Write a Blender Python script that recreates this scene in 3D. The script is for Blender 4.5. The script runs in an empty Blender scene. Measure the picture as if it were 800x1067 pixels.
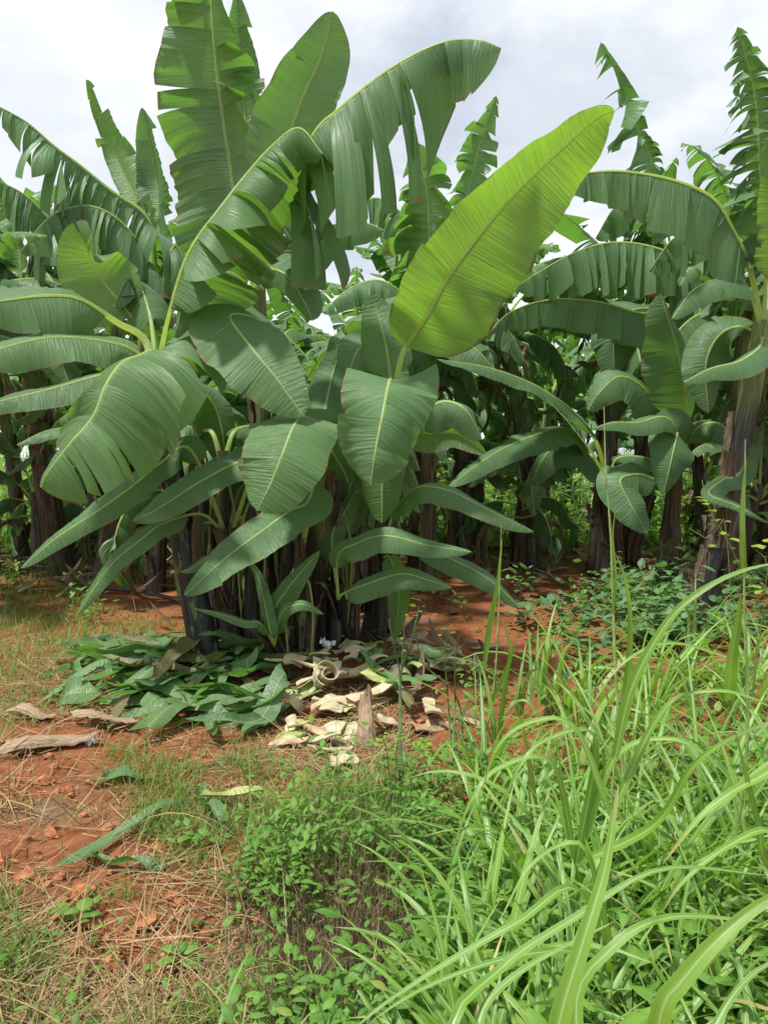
import bpy, math, random
import numpy as np
R = math.radians
random.seed(7); RNG = np.random.default_rng(7)
SC = bpy.context.scene
COL = SC.collection
F, PITCH, CAMZ = 806.0, R(4.47), 1.6          # focal length in px of an 800x1067 frame, camera pitch, eye height
CP, SP = math.cos(PITCH), math.sin(PITCH)

# ------------------------------------------------------------------ measuring helpers
def ray(x, y):
    dx, dy = (x - 400) / F, (533.5 - y) / F
    return np.array((dx, CP + dy * SP, -SP + dy * CP))
def at(x, y, Y):                               # world point seen at a photo position, Y metres ahead
    d = ray(x, y); d = d * (Y / d[1]); return np.array((d[0], d[1], CAMZ + d[2]))
def gp(x, y):                                  # ground point seen at a photo position
    d = ray(x, y); d = d * (CAMZ / -d[2]); return np.array((d[0], d[1], 0.0))
def proj(P):                                   # photo position of world points (N,3)
    P = np.asarray(P, float); z = P[..., 2] - CAMZ
    f = P[..., 1] * CP - z * SP; u = P[..., 1] * SP + z * CP
    f = np.where(f < .05, .05, f)
    return 400 + F * P[..., 0] / f, 533.5 - F * u / f

_k = RNG.normal(size=(14, 2)); _p = RNG.uniform(0, 6.28, 14)
def fnoise(x, y, s=1.0, o=0):                  # smooth value in about 0..1
    v = 0
    for i in range(6):
        a = _k[(i + o) % 14]; fq = (1 + .55 * i) / s
        v = v + np.sin(fq * (a[0] * x + a[1] * y) + _p[(i + o) % 14] + 1.3 * np.sin(.7 * fq * (a[1] * x - a[0] * y))) / (1 + .35 * i)
    return .5 + v / 5.2
def ground_z(x, y):
    x = np.asarray(x, float); y = np.asarray(y, float)
    z = .06 * (fnoise(x, y, 1.1) - .5) + .045 * (fnoise(x, y, .35, 4) - .5)
    z = z + .16 * np.exp(-(((x + .6) / 1.3) ** 2 + ((y - 5.7) / .9) ** 2))
    z = z + .05 * np.exp(-(((x + 1.9) / .5) ** 2 + ((y - 3.9) / .6) ** 2))
    return z

# ------------------------------------------------------------------ mesh helpers
class MB:
    def __init__(s): s.V, s.Q, s.U, s.A, s.n = [], [], [], [], 0
    def add(s, V, Q, U=None, A=None):
        V = np.asarray(V, float).reshape(-1, 3); Q = np.asarray(Q, int).reshape(-1, 4)
        s.V.append(V); s.Q.append(Q + s.n); s.n += len(V)
        s.U.append(np.zeros((len(V), 2)) if U is None else np.asarray(U, float).reshape(-1, 2))
        s.A.append(np.zeros((len(V), 2)) if A is None else np.asarray(A, float).reshape(-1, 2))
    def grid(s, P, U=None, A=None):            # P (..., a, b, 3)
        P = np.asarray(P, float); a, b = P.shape[-3], P.shape[-2]
        P = P.reshape(-1, a, b, 3); n = len(P)
        i = np.arange(a * b).reshape(a, b)
        q = np.stack((i[:-1, :-1], i[1:, :-1], i[1:, 1:], i[:-1, 1:]), -1).reshape(-1, 4)
        Q = (q[None] + (np.arange(n) * a * b)[:, None, None])
        s.add(P, Q, U, A)
    def tube(s, P, r, k=8, flat=1.0, cap=True, U=True):
        P = np.asarray(P, float); n = len(P); r = np.broadcast_to(np.asarray(r, float), (n,)).copy()
        T = np.gradient(P, axis=0); T /= np.linalg.norm(T, axis=1)[:, None] + 1e-9
        ref = np.array((.13, -.2, 1.)) if abs(T[:, 2]).mean() < .8 else np.array((.2, 1., .05))
        S = np.cross(T, ref); S /= np.linalg.norm(S, axis=1)[:, None] + 1e-9
        N = np.cross(S, T)
        a = np.linspace(0, 2 * math.pi, k + 1)
        G = P[:, None] + r[:, None, None] * (np.cos(a)[None, :, None] * S[:, None] + flat * np.sin(a)[None, :, None] * N[:, None])
        L = np.r_[0, np.cumsum(np.linalg.norm(np.diff(P, axis=0), axis=1))]
        UV = np.stack(np.broadcast_arrays(a[None, :] / (2 * math.pi), L[:, None]), -1)
        s.grid(G, UV)
        if cap:
            for e in (0, -1):
                ring = G[e, :-1]; c = ring.mean(0); m = len(ring)
                V = np.vstack((ring, c[None])); q = [(j, (j + 1) % m, m, m) for j in range(m)]
                s.tri(V, [(a_, b_, c_) for a_, b_, c_, _ in q])
    def tri(s, V, T):
        V = np.asarray(V, float); T = np.asarray(T, int)
        s.add(V, np.c_[T, T[:, :1] * 0 - 1 - s.n])   # -1 marks a triangle
    def build(s, name, mat, parent=None, origin=None, smooth=True, loc=None):
        V = np.vstack(s.V); Q = np.vstack(s.Q); U = np.vstack(s.U); A = np.vstack(s.A)
        if origin is not None: V = V - np.asarray(origin)
        me = bpy.data.meshes.new(name)
        me.vertices.add(len(V)); me.vertices.foreach_set('co', V.astype(np.float32).ravel())
        tri = Q[:, 3] < 0; cnt = np.where(tri, 3, 4)
        flat = Q.ravel()[(np.arange(4)[None] < cnt[:, None]).ravel()]
        me.loops.add(len(flat)); me.loops.foreach_set('vertex_index', flat.astype(np.int32))
        me.polygons.add(len(Q)); st = np.r_[0, np.cumsum(cnt)[:-1]]
        me.polygons.foreach_set('loop_start', st.astype(np.int32))
        me.polygons.foreach_set('loop_total', cnt.astype(np.int32))
        me.polygons.foreach_set('use_smooth', np.full(len(Q), smooth))
        uv = me.uv_layers.new(name='uv'); uv.data.foreach_set('uv', U[flat].astype(np.float32).ravel())
        u2 = me.uv_layers.new(name='rnd'); u2.data.foreach_set('uv', A[flat].astype(np.float32).ravel())
        me.update(); me.validate()
        me.materials.append(mat)
        o = bpy.data.objects.new(name, me); COL.objects.link(o)
        if parent is not None: o.parent = parent
        if loc is not None: o.location = loc
        return o
def tag(o, label=None, cat=None, group=None, kind=None):
    if label: o['label'] = label
    if cat: o['category'] = cat
    if group: o['group'] = group
    if kind: o['kind'] = kind
    return o
def thing(name, label, cat, loc, group=None):
    o = bpy.data.objects.new(name, None); COL.objects.link(o); o.location = loc; o.empty_display_size = .1
    return tag(o, label, cat, group)
def copy_tree(o, parent=None):
    c = o.copy(); COL.objects.link(c)
    if parent is not None: c.parent = parent
    for ch in list(o.children): copy_tree(ch, c)
    return c
def spline(P, n):
    P = np.asarray(P, float)
    if len(P) == 2: P = np.array((P[0], (P[0] + P[1]) / 2, P[1]))
    E = np.vstack((2 * P[0] - P[1], P, 2 * P[-1] - P[-2])); out = []
    for i in range(1, len(E) - 2):
        t = np.linspace(0, 1, 24, endpoint=False)[:, None]
        a, b, c, d = E[i - 1], E[i], E[i + 1], E[i + 2]
        out.append(.5 * (2 * b + (c - a) * t + (2 * a - 5 * b + 4 * c - d) * t ** 2 + (3 * b - a - 3 * c + d) * t ** 3))
    D = np.vstack(out + [P[-1:]])
    L = np.r_[0, np.cumsum(np.linalg.norm(np.diff(D, axis=0), axis=1))]
    s = np.linspace(0, L[-1], n)
    return np.stack([np.interp(s, L, D[:, k]) for k in range(3)], 1), L[-1]

# ------------------------------------------------------------------ materials
class NT:
    def __init__(s, nt): s.nt = nt; s.N = nt.nodes; s.L = nt.links
    def new(s, t, **kw):
        n = s.N.new(t)
        for k, v in kw.items(): setattr(n, k, v)
        return n
    def put(s, sock, v):
        if v is None: return
        if isinstance(v, bpy.types.NodeSocket): s.L.new(v, sock)
        else:
            if isinstance(v, tuple) and len(v) == 3 and sock.type == 'RGBA': v = (*v, 1)
            sock.default_value = v
    def noise(s, vec, scale, detail=3, rough=.55, dim='3D'):
        n = s.new('ShaderNodeTexNoise'); n.noise_dimensions = dim
        s.put(n.inputs['Vector'], vec); s.put(n.inputs['Scale'], scale); s.put(n.inputs['Detail'], detail); s.put(n.inputs['Roughness'], rough)
        return n.outputs['Fac']
    def mix(s, f, a, b, mode='MIX'):
        n = s.new('ShaderNodeMix'); n.data_type = 'RGBA'; n.blend_type = mode
        s.put(n.inputs[0], f); s.put(n.inputs[6], a); s.put(n.inputs[7], b); return n.outputs[2]
    def ramp(s, f, lo, hi, a=0., b=1.):
        n = s.new('ShaderNodeMapRange'); n.interpolation_type = 'SMOOTHSTEP'
        for i, v in enumerate((f, lo, hi, a, b)): s.put(n.inputs[i], v)
        return n.outputs[0]
    def math(s, op, a, b=None, c=None):
        n = s.new('ShaderNodeMath', operation=op); s.put(n.inputs[0], a)
        if b is not None: s.put(n.inputs[1], b)
        if c is not None: s.put(n.inputs[2], c)
        return n.outputs[0]
    def vmul(s, v, k):
        n = s.new('ShaderNodeVectorMath', operation='MULTIPLY'); s.put(n.inputs[0], v); n.inputs[1].default_value = k; return n.outputs[0]
    def uv(s, name):
        n = s.new('ShaderNodeUVMap'); n.uv_map = name; return n.outputs[0]
    def sep(s, v):
        n = s.new('ShaderNodeSeparateXYZ'); s.put(n.inputs[0], v); return n.outputs
    def bump(s, h, strength, dist=.01):
        n = s.new('ShaderNodeBump'); s.put(n.inputs['Height'], h); n.inputs['Strength'].default_value = strength; n.inputs['Distance'].default_value = dist
        return n.outputs[0]
    def principled(s, col, rough, nrm=None, spec=.5):
        n = s.new('ShaderNodeBsdfPrincipled'); s.put(n.inputs['Base Color'], col); s.put(n.inputs['Roughness'], rough)
        s.put(n.inputs['Specular IOR Level'], spec); s.put(n.inputs['Normal'], nrm); return n.outputs[0]
    def trans(s, col, nrm=None):
        n = s.new('ShaderNodeBsdfTranslucent'); s.put(n.inputs[0], col); s.put(n.inputs[1], nrm); return n.outputs[0]
    def mixsh(s, f, a, b):
        n = s.new('ShaderNodeMixShader'); s.put(n.inputs[0], f); s.L.new(a, n.inputs[1]); s.L.new(b, n.inputs[2]); return n.outputs[0]
    def out(s, sh): s.L.new(sh, s.new('ShaderNodeOutputMaterial').inputs[0])
def material(name):
    m = bpy.data.materials.new(name); m.use_nodes = True; m.node_tree.nodes.clear(); return m, NT(m.node_tree)
def objpos(t): return t.new('ShaderNodeTexCoord').outputs['Object']
def worldpos(t): return t.new('ShaderNodeNewGeometry').outputs['Position']

def leaf_material():
    # object colour: r = paleness, g = yellowness, b = dryness
    m, t = material('banana_leaf')
    c = t.sep(t.new('ShaderNodeObjectInfo').outputs['Color'])
    uv = t.uv('uv'); x, v, _ = t.sep(uv); st = t.uv('rnd')
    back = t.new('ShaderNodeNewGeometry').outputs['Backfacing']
    base = t.mix(c[0], (.022, .080, .026), (.150, .295, .105))
    base = t.mix(c[1], base, (.14, .27, .035))
    # veins run outward from the midrib: broad pleats and a fine rib pattern along the leaf
    bands = t.noise(t.vmul(uv, (60., .8, 1.)), 1.0, 2, .5, '2D')
    fine = t.noise(t.vmul(uv, (260., 1.4, 1.)), 1.0, 1, .5, '2D')
    base = t.mix(t.ramp(bands, .35, .7), base, t.mix(.55, base, (.17, .28, .13)))
    base = t.mix(t.math('MULTIPLY', t.ramp(fine, .48, .66), .45), base, (.17, .27, .12))
    blot = t.noise(objpos(t), 5., 3)
    base = t.mix(t.ramp(blot, .35, .75, 0., .45), base, t.mix(.5, base, (.03, .075, .045)))
    bloom = t.ramp(t.noise(objpos(t), 2.3, 5, .65), .42, .70, 0., .28)
    base = t.mix(bloom, base, (.20, .33, .15))
    yel = t.ramp(t.noise(t.vmul(uv, (9., 2.2, 1.)), 1., 4, .65, '2D'), .60, .78, 0., .55)
    base = t.mix(yel, base, (.20, .27, .06))
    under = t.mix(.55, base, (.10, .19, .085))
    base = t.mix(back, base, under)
    edge = t.math('ABSOLUTE', v)
    en = t.noise(t.vmul(uv, (18., .5, 1.)), 1., 3, .6, '2D')
    base = t.mix(t.ramp(edge, .012, .05, .55, 0.), base, (.40, .50, .27))
    br = t.ramp(t.math('ADD', edge, t.math('MULTIPLY', en, .10)), 0.985, 1.03)
    br = t.math('MULTIPLY', br, t.ramp(t.noise(objpos(t), 3.5, 3), .48, .60))
    spots = t.ramp(t.noise(objpos(t), 30., 3), .70, .76)
    br = t.math('MAXIMUM', br, t.math('MULTIPLY', spots, .5))
    br = t.math('MAXIMUM', br, c[2])
    base = t.mix(br, base, (.24, .17, .08))
    h = t.math('ADD', t.math('MULTIPLY', bands, .8), t.math('MULTIPLY', fine, .35))
    n = t.bump(h, .8, .012)
    p = t.principled(base, t.ramp(blot, .2, .8, .34, .52), n, t.ramp(back, 0., 1., .62, .25))
    tc = t.mix(br, t.mix(c[1], (.17, .42, .05), (.27, .50, .035)), (.12, .07, .02))
    tc = t.mix(t.ramp(bands, .3, .7, 0., .3), tc, (.10, .26, .02))
    tc = t.mix(t.ramp(edge, .015, .045, .85, 0.), tc, (.72, .82, .40))
    t.out(t.mixsh(t.ramp(c[1], 0., 1., .34, .56), p, t.trans(tc, n)))
    return m
def simple(name, c1, c2, scale=8., rough=.6, spec=.4, stretch=(1, 1, 1), bump=.4, dist=.01, trans=None, tf=.3, useuv=False, c3=None):
    m, t = material(name)
    vec = t.vmul(t.uv('uv') if useuv else objpos(t), stretch)
    f = t.noise(vec, scale, 4)
    col = t.mix(t.ramp(f, .35, .68), c1, c2)
    if c3 is not None: col = t.mix(t.ramp(t.noise(vec, scale * .43, 3), .55, .68), col, c3)
    n = t.bump(f, bump, dist)
    sh = t.principled(col, rough, n, spec)
    if trans: sh = t.mixsh(tf, sh, t.trans(trans, n))
    t.out(sh); return m
def stem_material():
    m, t = material('pseudostem')
    uv = t.uv('uv'); p = objpos(t); c = t.sep(t.new('ShaderNodeObjectInfo').outputs['Color'])
    h = t.sep(uv)[1]
    streak = t.noise(t.vmul(uv, (22., 2.2, 1.)), 1., 4, .6, '2D')
    big = t.noise(t.vmul(uv, (7., 3.5, 1.)), 1., 3, .6, '2D')
    green = t.mix(t.ramp(streak, .3, .7), (.10, .14, .035), (.22, .27, .09))
    dark = t.mix(t.ramp(streak, .4, .7), (.012, .012, .013), (.050, .050, .047))
    brown = t.mix(t.ramp(streak, .35, .7), (.030, .022, .016), (.125, .092, .066))
    # r: how dark, b: how dry, and the top of the stem is greener (h is metres from the base)
    fd = t.ramp(t.math('ADD', big, t.math('MULTIPLY', t.math('SUBTRACT', c[0], .5), .8)), .42, .56)
    col = t.mix(fd, green, dark)
    fb = t.ramp(t.math('ADD', t.noise(t.vmul(uv, (9., 1.3, 1.)), 1.3, 3, .6, '2D'), t.math('MULTIPLY', t.math('SUBTRACT', c[2], .5), .8)), .48, .60)
    col = t.mix(fb, col, brown)
    col = t.mix(t.math('MULTIPLY', t.ramp(h, c[1], t.math('ADD', c[1], .7)), .92), col, green)
    n = t.bump(streak, .6, .012)
    t.out(t.principled(col, .5, n, .4)); return m
def grass_material(name, a, b, c, mid=None, tc=(.22, .42, .05), tf=.35, rough=.45, spec=.4):
    # uv: across / along the blade; rnd: tone, dryness
    m, t = material(name)
    u, v, _ = t.sep(t.uv('uv')); r, d, _ = t.sep(t.uv('rnd'))
    col = t.mix(r, a, b)
    if mid is not None:
        s = t.math('ABSOLUTE', t.math('SUBTRACT', u, .5))
        col = t.mix(t.ramp(s, .03, .09, .75, 0.), col, mid)
    vein = t.noise(t.vmul(t.uv('uv'), (26., .6, 1.)), 1., 1, .5, '2D')
    col = t.mix(t.ramp(vein, .4, .7, 0., .35), col, b)
    dd = t.math('MAXIMUM', d, t.math('MULTIPLY', t.ramp(v, .86, 1.), t.ramp(r, .3, .9, 0., .8)))
    col = t.mix(dd, col, c)
    tcol = t.mix(dd, tc, (.2, .13, .04))
    t.out(t.mixsh(tf, t.principled(col, rough, t.bump(vein, .3, .004), spec), t.trans(tcol))); return m
def soil_material():
    m, t = material('red_soil')
    p = worldpos(t); x, y, _ = t.sep(p)
    n1 = t.noise(p, 1.1, 5, .6); n2 = t.noise(p, 9., 8, .68); n3 = t.noise(p, 60., 6, .75)
    red = t.mix(t.ramp(n2, .3, .7), (.22, .070, .028), (.38, .140, .062))
    red = t.mix(t.ramp(n3, .5, .75, 0., .6), red, (.42, .185, .095))
    lit = t.mix(t.ramp(n3, .35, .65), (.15, .095, .05), (.33, .24, .14))      # litter and dust lying on the soil
    col = t.mix(t.ramp(t.math('ADD', n1, t.math('MULTIPLY', n2, .35)), .68, .92), red, lit)
    far = t.ramp(y, 8.5, 15.)
    gr = t.mix(t.ramp(n2, .35, .65), (.035, .07, .02), (.10, .15, .045))
    col = t.mix(t.math('MULTIPLY', far, t.ramp(n1, .35, .55, .35, 1.)), col, gr)
    hgt = t.math('ADD', t.math('MULTIPLY', n2, 1.), t.math('MULTIPLY', n3, .6))
    t.out(t.principled(col, .95, t.bump(hgt, .9, .05), .15)); return m

M = {}
M['leaf'] = leaf_material()
M['midrib'] = simple('leaf_midrib', (.40, .51, .26), (.54, .63, .39), 14., .42, .5, bump=.15, trans=(.74, .86, .30), tf=.68)
M['stem'] = stem_material()
M['dry'] = simple('dry_sheath', (.065, .045, .030), (.23, .17, .115), 1., .85, .2, (34., 2.4, 1), .7, .01, (.25, .14, .05), .12, True, (.035, .022, .016))
M['drypale'] = simple('pale_dry_sheath', (.22, .15, .09), (.42, .32, .22), 1., .85, .2, (30., 3., 1), .7, .01, (.25, .14, .05), .08, True, (.20, .13, .085))
M['cut'] = simple('cut_stem', (.44, .39, .23), (.57, .50, .35), 7., .45, .45, (1, 1, 1), .3, .01, (.5, .5, .2), .15, False, (.36, .20, .14))
M['cuttan'] = simple('dried_stem_scrap', (.30, .20, .12), (.50, .38, .25), 7., .7, .25, bump=.4, c3=(.16, .09, .06))
M['cutgreen'] = simple('cut_rind', (.22, .27, .07), (.46, .48, .20), 6., .45, .45, bump=.3, trans=(.4, .5, .1), tf=.15)
M['soil'] = soil_material()
M['turf'] = grass_material('short_grass', (.065, .155, .016), (.16, .27, .04), (.36, .27, .13))
M['blade'] = grass_material('broad_grass', (.060, .170, .018), (.185, .335, .045), (.42, .33, .15), (.42, .54, .24), (.32, .60, .05), .33, .34, .6)
M['straw'] = grass_material('dry_straw', (.21, .14, .065), (.44, .33, .17), (.17, .11, .065), None, (.3, .22, .1), .12, .7, .2)
M['twig'] = grass_material('dead_twigs', (.14, .10, .055), (.32, .25, .15), (.075, .055, .032), None, (.1, .07, .04), .05, .8, .15)
M['weed'] = grass_material('weed_leaf', (.055, .155, .018), (.145, .29, .04), (.28, .30, .06), (.16, .27, .08), (.20, .42, .04), .34, .48, .4)
M['weedblue'] = grass_material('round_weed_leaf', (.05, .13, .045), (.11, .22, .085), (.26, .30, .06), (.2, .32, .12), (.16, .36, .05), .3, .5, .4)
M['vine'] = grass_material('vine_leaf', (.16, .26, .03), (.27, .38, .05), (.36, .34, .07), (.34, .42, .1), (.45, .58, .05), .45, .45, .4)
M['litter'] = grass_material('leaf_litter', (.16, .10, .06), (.42, .33, .22), (.05, .035, .028), None, (.2, .13, .06), .1, .8, .2)
M['stalk'] = simple('weed_stalk', (.05, .09, .03), (.11, .17, .06), 20., .5, .4)
M['culm'] = simple('grass_culm', (.20, .30, .07), (.32, .42, .14), 20., .45, .4, trans=(.3, .45, .1), tf=.1)
M['pipe'] = simple('black_pipe', (.012, .012, .014), (.03, .03, .032), 12., .45, .5, bump=.1)
M['wrap'] = simple('silver_wrapper', (.45, .46, .48), (.75, .76, .78), 9., .28, .8, bump=.6)
M['white'] = simple('white_scrap', (.7, .7, .7), (.82, .82, .80), 9., .5, .4, bump=.4)
M['clod'] = simple('soil_clod', (.24, .085, .04), (.40, .17, .085), 30., .95, .1, bump=.9, dist=.02)

# ------------------------------------------------------------------ banana leaf
UP = np.array((0, -.35, 1.)); FACE = np.array((0, -1., .25)); UNDER = np.array((0, 1., .1))
DOWN = np.array((0, 0, -1.))
def profile(u, sharp):
    u = np.clip(u, 0, 1); b = np.minimum(u / .15, 1)
    return np.sqrt(np.clip(1 - (1 - b) ** 2, 0, 1)) ** .8 * np.clip(1 - u ** (sharp * .95), 0, 1) ** .66
def make_leaf(P, wa, wb, up, parent, origin, pet=.2, droop=(.2, .2), curl=(.4, .4), hang=0., tear=0., seed=0, tone=(.4, .1, .0),
              sharp=2.6, r0=.022, shrink=.10, wave=.020, gap=1.0, ragged=.12, jit=.28, lv=None, pleat=None):
    """P: world points of the midrib from the stem to the tip; wa/wb: half widths towards the photo's left or top / right or bottom side."""
    g = np.random.default_rng(seed * 13 + 5)
    if pleat is None: pleat = .05 if tear > 0 else .026
    if lv is None: lv = .45 if tear > 0 else 0.
    if hang > .6: droop = tuple(max(d_, .85) for d_ in droop)
    n = 90; sp, L = spline(P, n)
    T = np.gradient(sp, axis=0); T /= np.linalg.norm(T, axis=1)[:, None] + 1e-9
    up = np.asarray(up, float)
    if up.ndim == 1: U = np.broadcast_to(up, (n, 3))
    else:
        tt = np.linspace(0, 1, len(up)); s_ = np.linspace(0, 1, n)
        U = np.stack([np.interp(s_, tt, up[:, k]) for k in range(3)], 1)
    N = U - (U * T).sum(1)[:, None] * T; N /= np.linalg.norm(N, axis=1)[:, None] + 1e-9
    S = np.cross(T, N)
    b = slice(int(pet * n), n)
    ix, iz = S[b, 0].mean(), (S[b, 2] + .5 * S[b, 1]).mean()
    plus_is_b = (ix > 0) if abs(ix) > abs(iz) else (iz < 0)
    sl = np.linspace(0, 1, n)
    def ev(A, s): return np.stack([np.interp(s, sl, A[:, k]) for k in range(3)], -1)
    mb = MB(); m = 9; Lb = L * (1 - pet)
    for sgn in (1, -1):
        is_b = (sgn > 0) == plus_is_b; w = wb if is_b else wa; k = 1 if is_b else 0
        if w <= 0: continue
        if tear > 0:
            e = [0.]
            while e[-1] < 1: e.append(e[-1] + tear / Lb * float(np.clip(g.gamma(1.25, .8), .16, 3.6)))
            e[-1] = 1.; 
        else:
            e = [0., 1.]
            if w > .11:
                e = [0.] + sorted(g.uniform(.08, .92, int(g.integers(0, 3) + (seed % 3 == 2)))) + [1.]
        nst = len(e) - 1; wph = g.random() * 6.28; wavy = .16 if hang < .4 else .08
        for i in range(nst):
            a_, b_ = e[i], e[i + 1]
            if b_ - a_ < 1e-4: continue
            nu = max(3, int((b_ - a_) * Lb / .0185) + 1); q = np.linspace(0, 1, nu)[:, None]
            vv = np.linspace(0, 1, m + 1)[None, :]
            start = g.uniform(.0, .06 if shrink > .3 else .25) if tear > 0 else g.uniform(.15, .6)
            vs = np.clip((vv - start) / (1 - start), 0, 1)
            sh = (shrink * gap if tear > 0 else (.045 if nst > 1 else 0.)) * vs ** (.8 if shrink > .3 else 1.2) * (g.uniform(.25, 1.25) if tear > 0 else 1.)
            sh = np.minimum(sh, .93)
            if nst > 1 and tear == 0: sh = sh * min(1, .12 / (b_ - a_))
            u = a_ + (b_ - a_) * (.5 + (q - .5) * (1 - sh)) + 0 * vv
            if i == 0: u = np.where(q < .5, a_ + (b_ - a_) * q + 0 * vv, u)
            s = pet + (1 - pet) * u
            lf = 1 - (g.random() * ragged if tear > 0 else 0) * (1 + .6 * (q[:, 0] - .5) * g.normal())
            wl = w * profile(a_ + (b_ - a_) * q[:, 0], sharp) * lf
            j = g.normal() * jit if (tear > 0 or nst > 1) else 0.
            if tear == 0: j *= .6
            hg = hang * (.65 + .6 * g.random()) if tear > 0 else hang
            tw = g.normal() * .8 if tear > 0 else 0.; lvq = lv * g.uniform(.4, 1.3) * np.minimum(1, (b_ - a_) * Lb / .08)
            pos = ev(sp, s[:, 0]); cols = [pos]
            ph, ph2, ph3 = g.random(3) * 6.28
            wl = wl * (1 + .035 * np.sin(u[:, -1] * Lb * 9 + ph2) + .02 * np.sin(u[:, -1] * Lb * 23 + ph3))
            for c in range(1, m + 1):
                v = c / m; Sx, Nx, Tx = ev(S, s[:, c]), ev(N, s[:, c]), ev(T, s[:, c])
                ang = (droop[k] + curl[k] * v + j * vs[0, c] + tw * (q[:, 0] - .5) * vs[0, c] + lvq * (q[:, 0] - .5) + wavy * v * np.sin(u[:, c] * Lb * 6.5 + wph))[:, None]
                d = Sx * sgn * np.cos(ang) - Nx * np.sin(ang) + Tx * .20
                d = d + Nx * (wave * 8 * np.cos(u[:, c] * Lb * 14 + ph) * v)[:, None] * .6
                d = d + Nx * (pleat * v * (np.cos(u[:, c] * Lb * 70 + ph2 + 2 * np.sin(u[:, c] * Lb * 11 + ph)) + .7 * np.cos(u[:, c] * Lb * 113 + ph3)))[:, None]
                gg = np.clip(hg * (v ** .8) * 1.2, 0, .96)
                d = d / (np.linalg.norm(d, axis=1)[:, None] + 1e-9) * (1 - gg) + DOWN * gg
                d /= np.linalg.norm(d, axis=1)[:, None] + 1e-9
                pos = pos + d * (wl / m)[:, None]; cols.append(pos)
            G = np.stack(cols, 1)
            UV = np.stack(np.broadcast_arrays(u * Lb, vv * sgn), -1)
            if sgn < 0: G, UV = G[:, ::-1], UV[:, ::-1]
            mb.grid(G, UV)
    lf = mb.build('leaf', M['leaf'], parent, origin)
    lf.color = (*tone, 1)
    rt = np.interp(sl, (0, pet, .5, .85, 1), (r0, r0 * .66, r0 * .46, r0 * .24, .002))
    mr = MB(); mr.tube(sp - N * (rt * .22)[:, None], rt, 7, .85)
    mr.build('midrib', M['midrib'], lf, origin)
    return lf

def make_stem(P, r_base, r_top, parent, origin, seed=0, tone=(.5, 1.4, .4), nsheath=5, skirt=0):
    g = np.random.default_rng(seed + 77); n = 46
    sp, L = spline(P, n); k = 22
    T = np.gradient(sp, axis=0); T /= np.linalg.norm(T, axis=1)[:, None]
    S = np.cross(T, (0, 1., 0)); S /= np.linalg.norm(S, axis=1)[:, None]; N = np.cross(S, T)
    a = np.linspace(0, 2 * math.pi, k + 1); t = np.linspace(0, 1, n)[:, None]
    r = (r_top + (r_base - r_top) * (1 - t) ** 1.1) * (1 + .22 * np.exp(-t / .05))
    r = r * (1 + .05 * np.sin(a * 2 + t * 5 + seed) + .03 * np.sin(a * 5 + 3 * t + seed))
    saw = ((a[None] / (2 * math.pi) * 2 + t * .9 + seed * .31) % 1.0)
    r = r * (1 + .07 * saw * (1 - .5 * t))
    r[:, -1] = r[:, 0]
    G = sp[:, None] + r[..., None] * (np.cos(a)[None, :, None] * S[:, None] + np.sin(a)[None, :, None] * N[:, None])
    mb = MB(); UV = np.stack(np.broadcast_arrays(a[None] / (2 * math.pi), t * L), -1); mb.grid(G, UV)
    o = mb.build('pseudostem', M['stem'], parent, origin); o.color = (*tone, 1)
    # loose dead sheaths peeling off the stem
    for q in range(skirt):
        mb = MB(); h0 = g.uniform(.04, .62); ang = g.uniform(0, 6.28); wd = g.uniform(.35, .8); ln = g.uniform(.18, .55)
        nn = 14; tt = np.linspace(0, 1, nn)
        hh = np.clip(h0 + (1 - tt) * ln / L, 0.005, 1)
        c = np.stack([np.interp(hh, t[:, 0], sp[:, i]) for i in range(3)], 1)
        rr = np.interp(hh, t[:, 0], r.mean(1)) * (1.04 + .12 * g.random()) + .01 + (tt ** 2) * 0 + (1 - tt) ** 2.2 * g.uniform(.0, .13)
        aa = ang + (np.linspace(-1, 1, 7)[None] * wd * (1 - .55 * (1 - tt[:, None]) ** 1.5)) + .25 * g.normal() * tt[:, None]
        rr2 = rr[:, None] + .012 * g.normal(size=(1, 7)) + .006 * g.normal(size=(nn, 7))
        G = c[:, None] + rr2[..., None] * np.stack((np.cos(aa), np.sin(aa), 0 * aa), -1)
        mb.grid(G, np.stack(np.broadcast_arrays(np.linspace(0, wd, 7)[None] + q, tt[:, None] * ln), -1))
        mb.build('dry_sheath', M['dry'], parent, origin)
    return o

LEAFN = [0]
class Plant:
    def __init__(s, label, base, crown, rb, rt, tone=(.5, 1.4, .4), skirt=0, group='banana plants of the front clump', bend=None, name='banana_plant'):
        s.base = np.array(base, float); s.base[2] = ground_z(base[0], base[1]) - .02
        s.crown = np.array(crown, float)
        s.o = thing(name, label, 'banana plant', tuple(s.base), group)
        mid = s.base * .5 + s.crown * .5 + (np.zeros(3) if bend is None else np.array(bend))
        LEAFN[0] += 1
        make_stem([s.base, mid, s.crown], rb, rt, s.o, s.base, LEAFN[0], tone, skirt=skirt)
    def leaf(s, pts, wa, wb, up=UP, px=True, crown=True, **kw):
        """pts in photo px with a distance; widths in px at the mean distance"""
        P = [at(*p) for p in pts]
        if crown: P = [s.crown - np.array((0, 0, .12))] + P
        Ym = np.mean([p[2] for p in pts]); k = Ym / F
        LEAFN[0] += 1; kw.setdefault('seed', LEAFN[0])
        return make_leaf(P, wa * k, wb * k, up, s.o, s.base, **kw)

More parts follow.
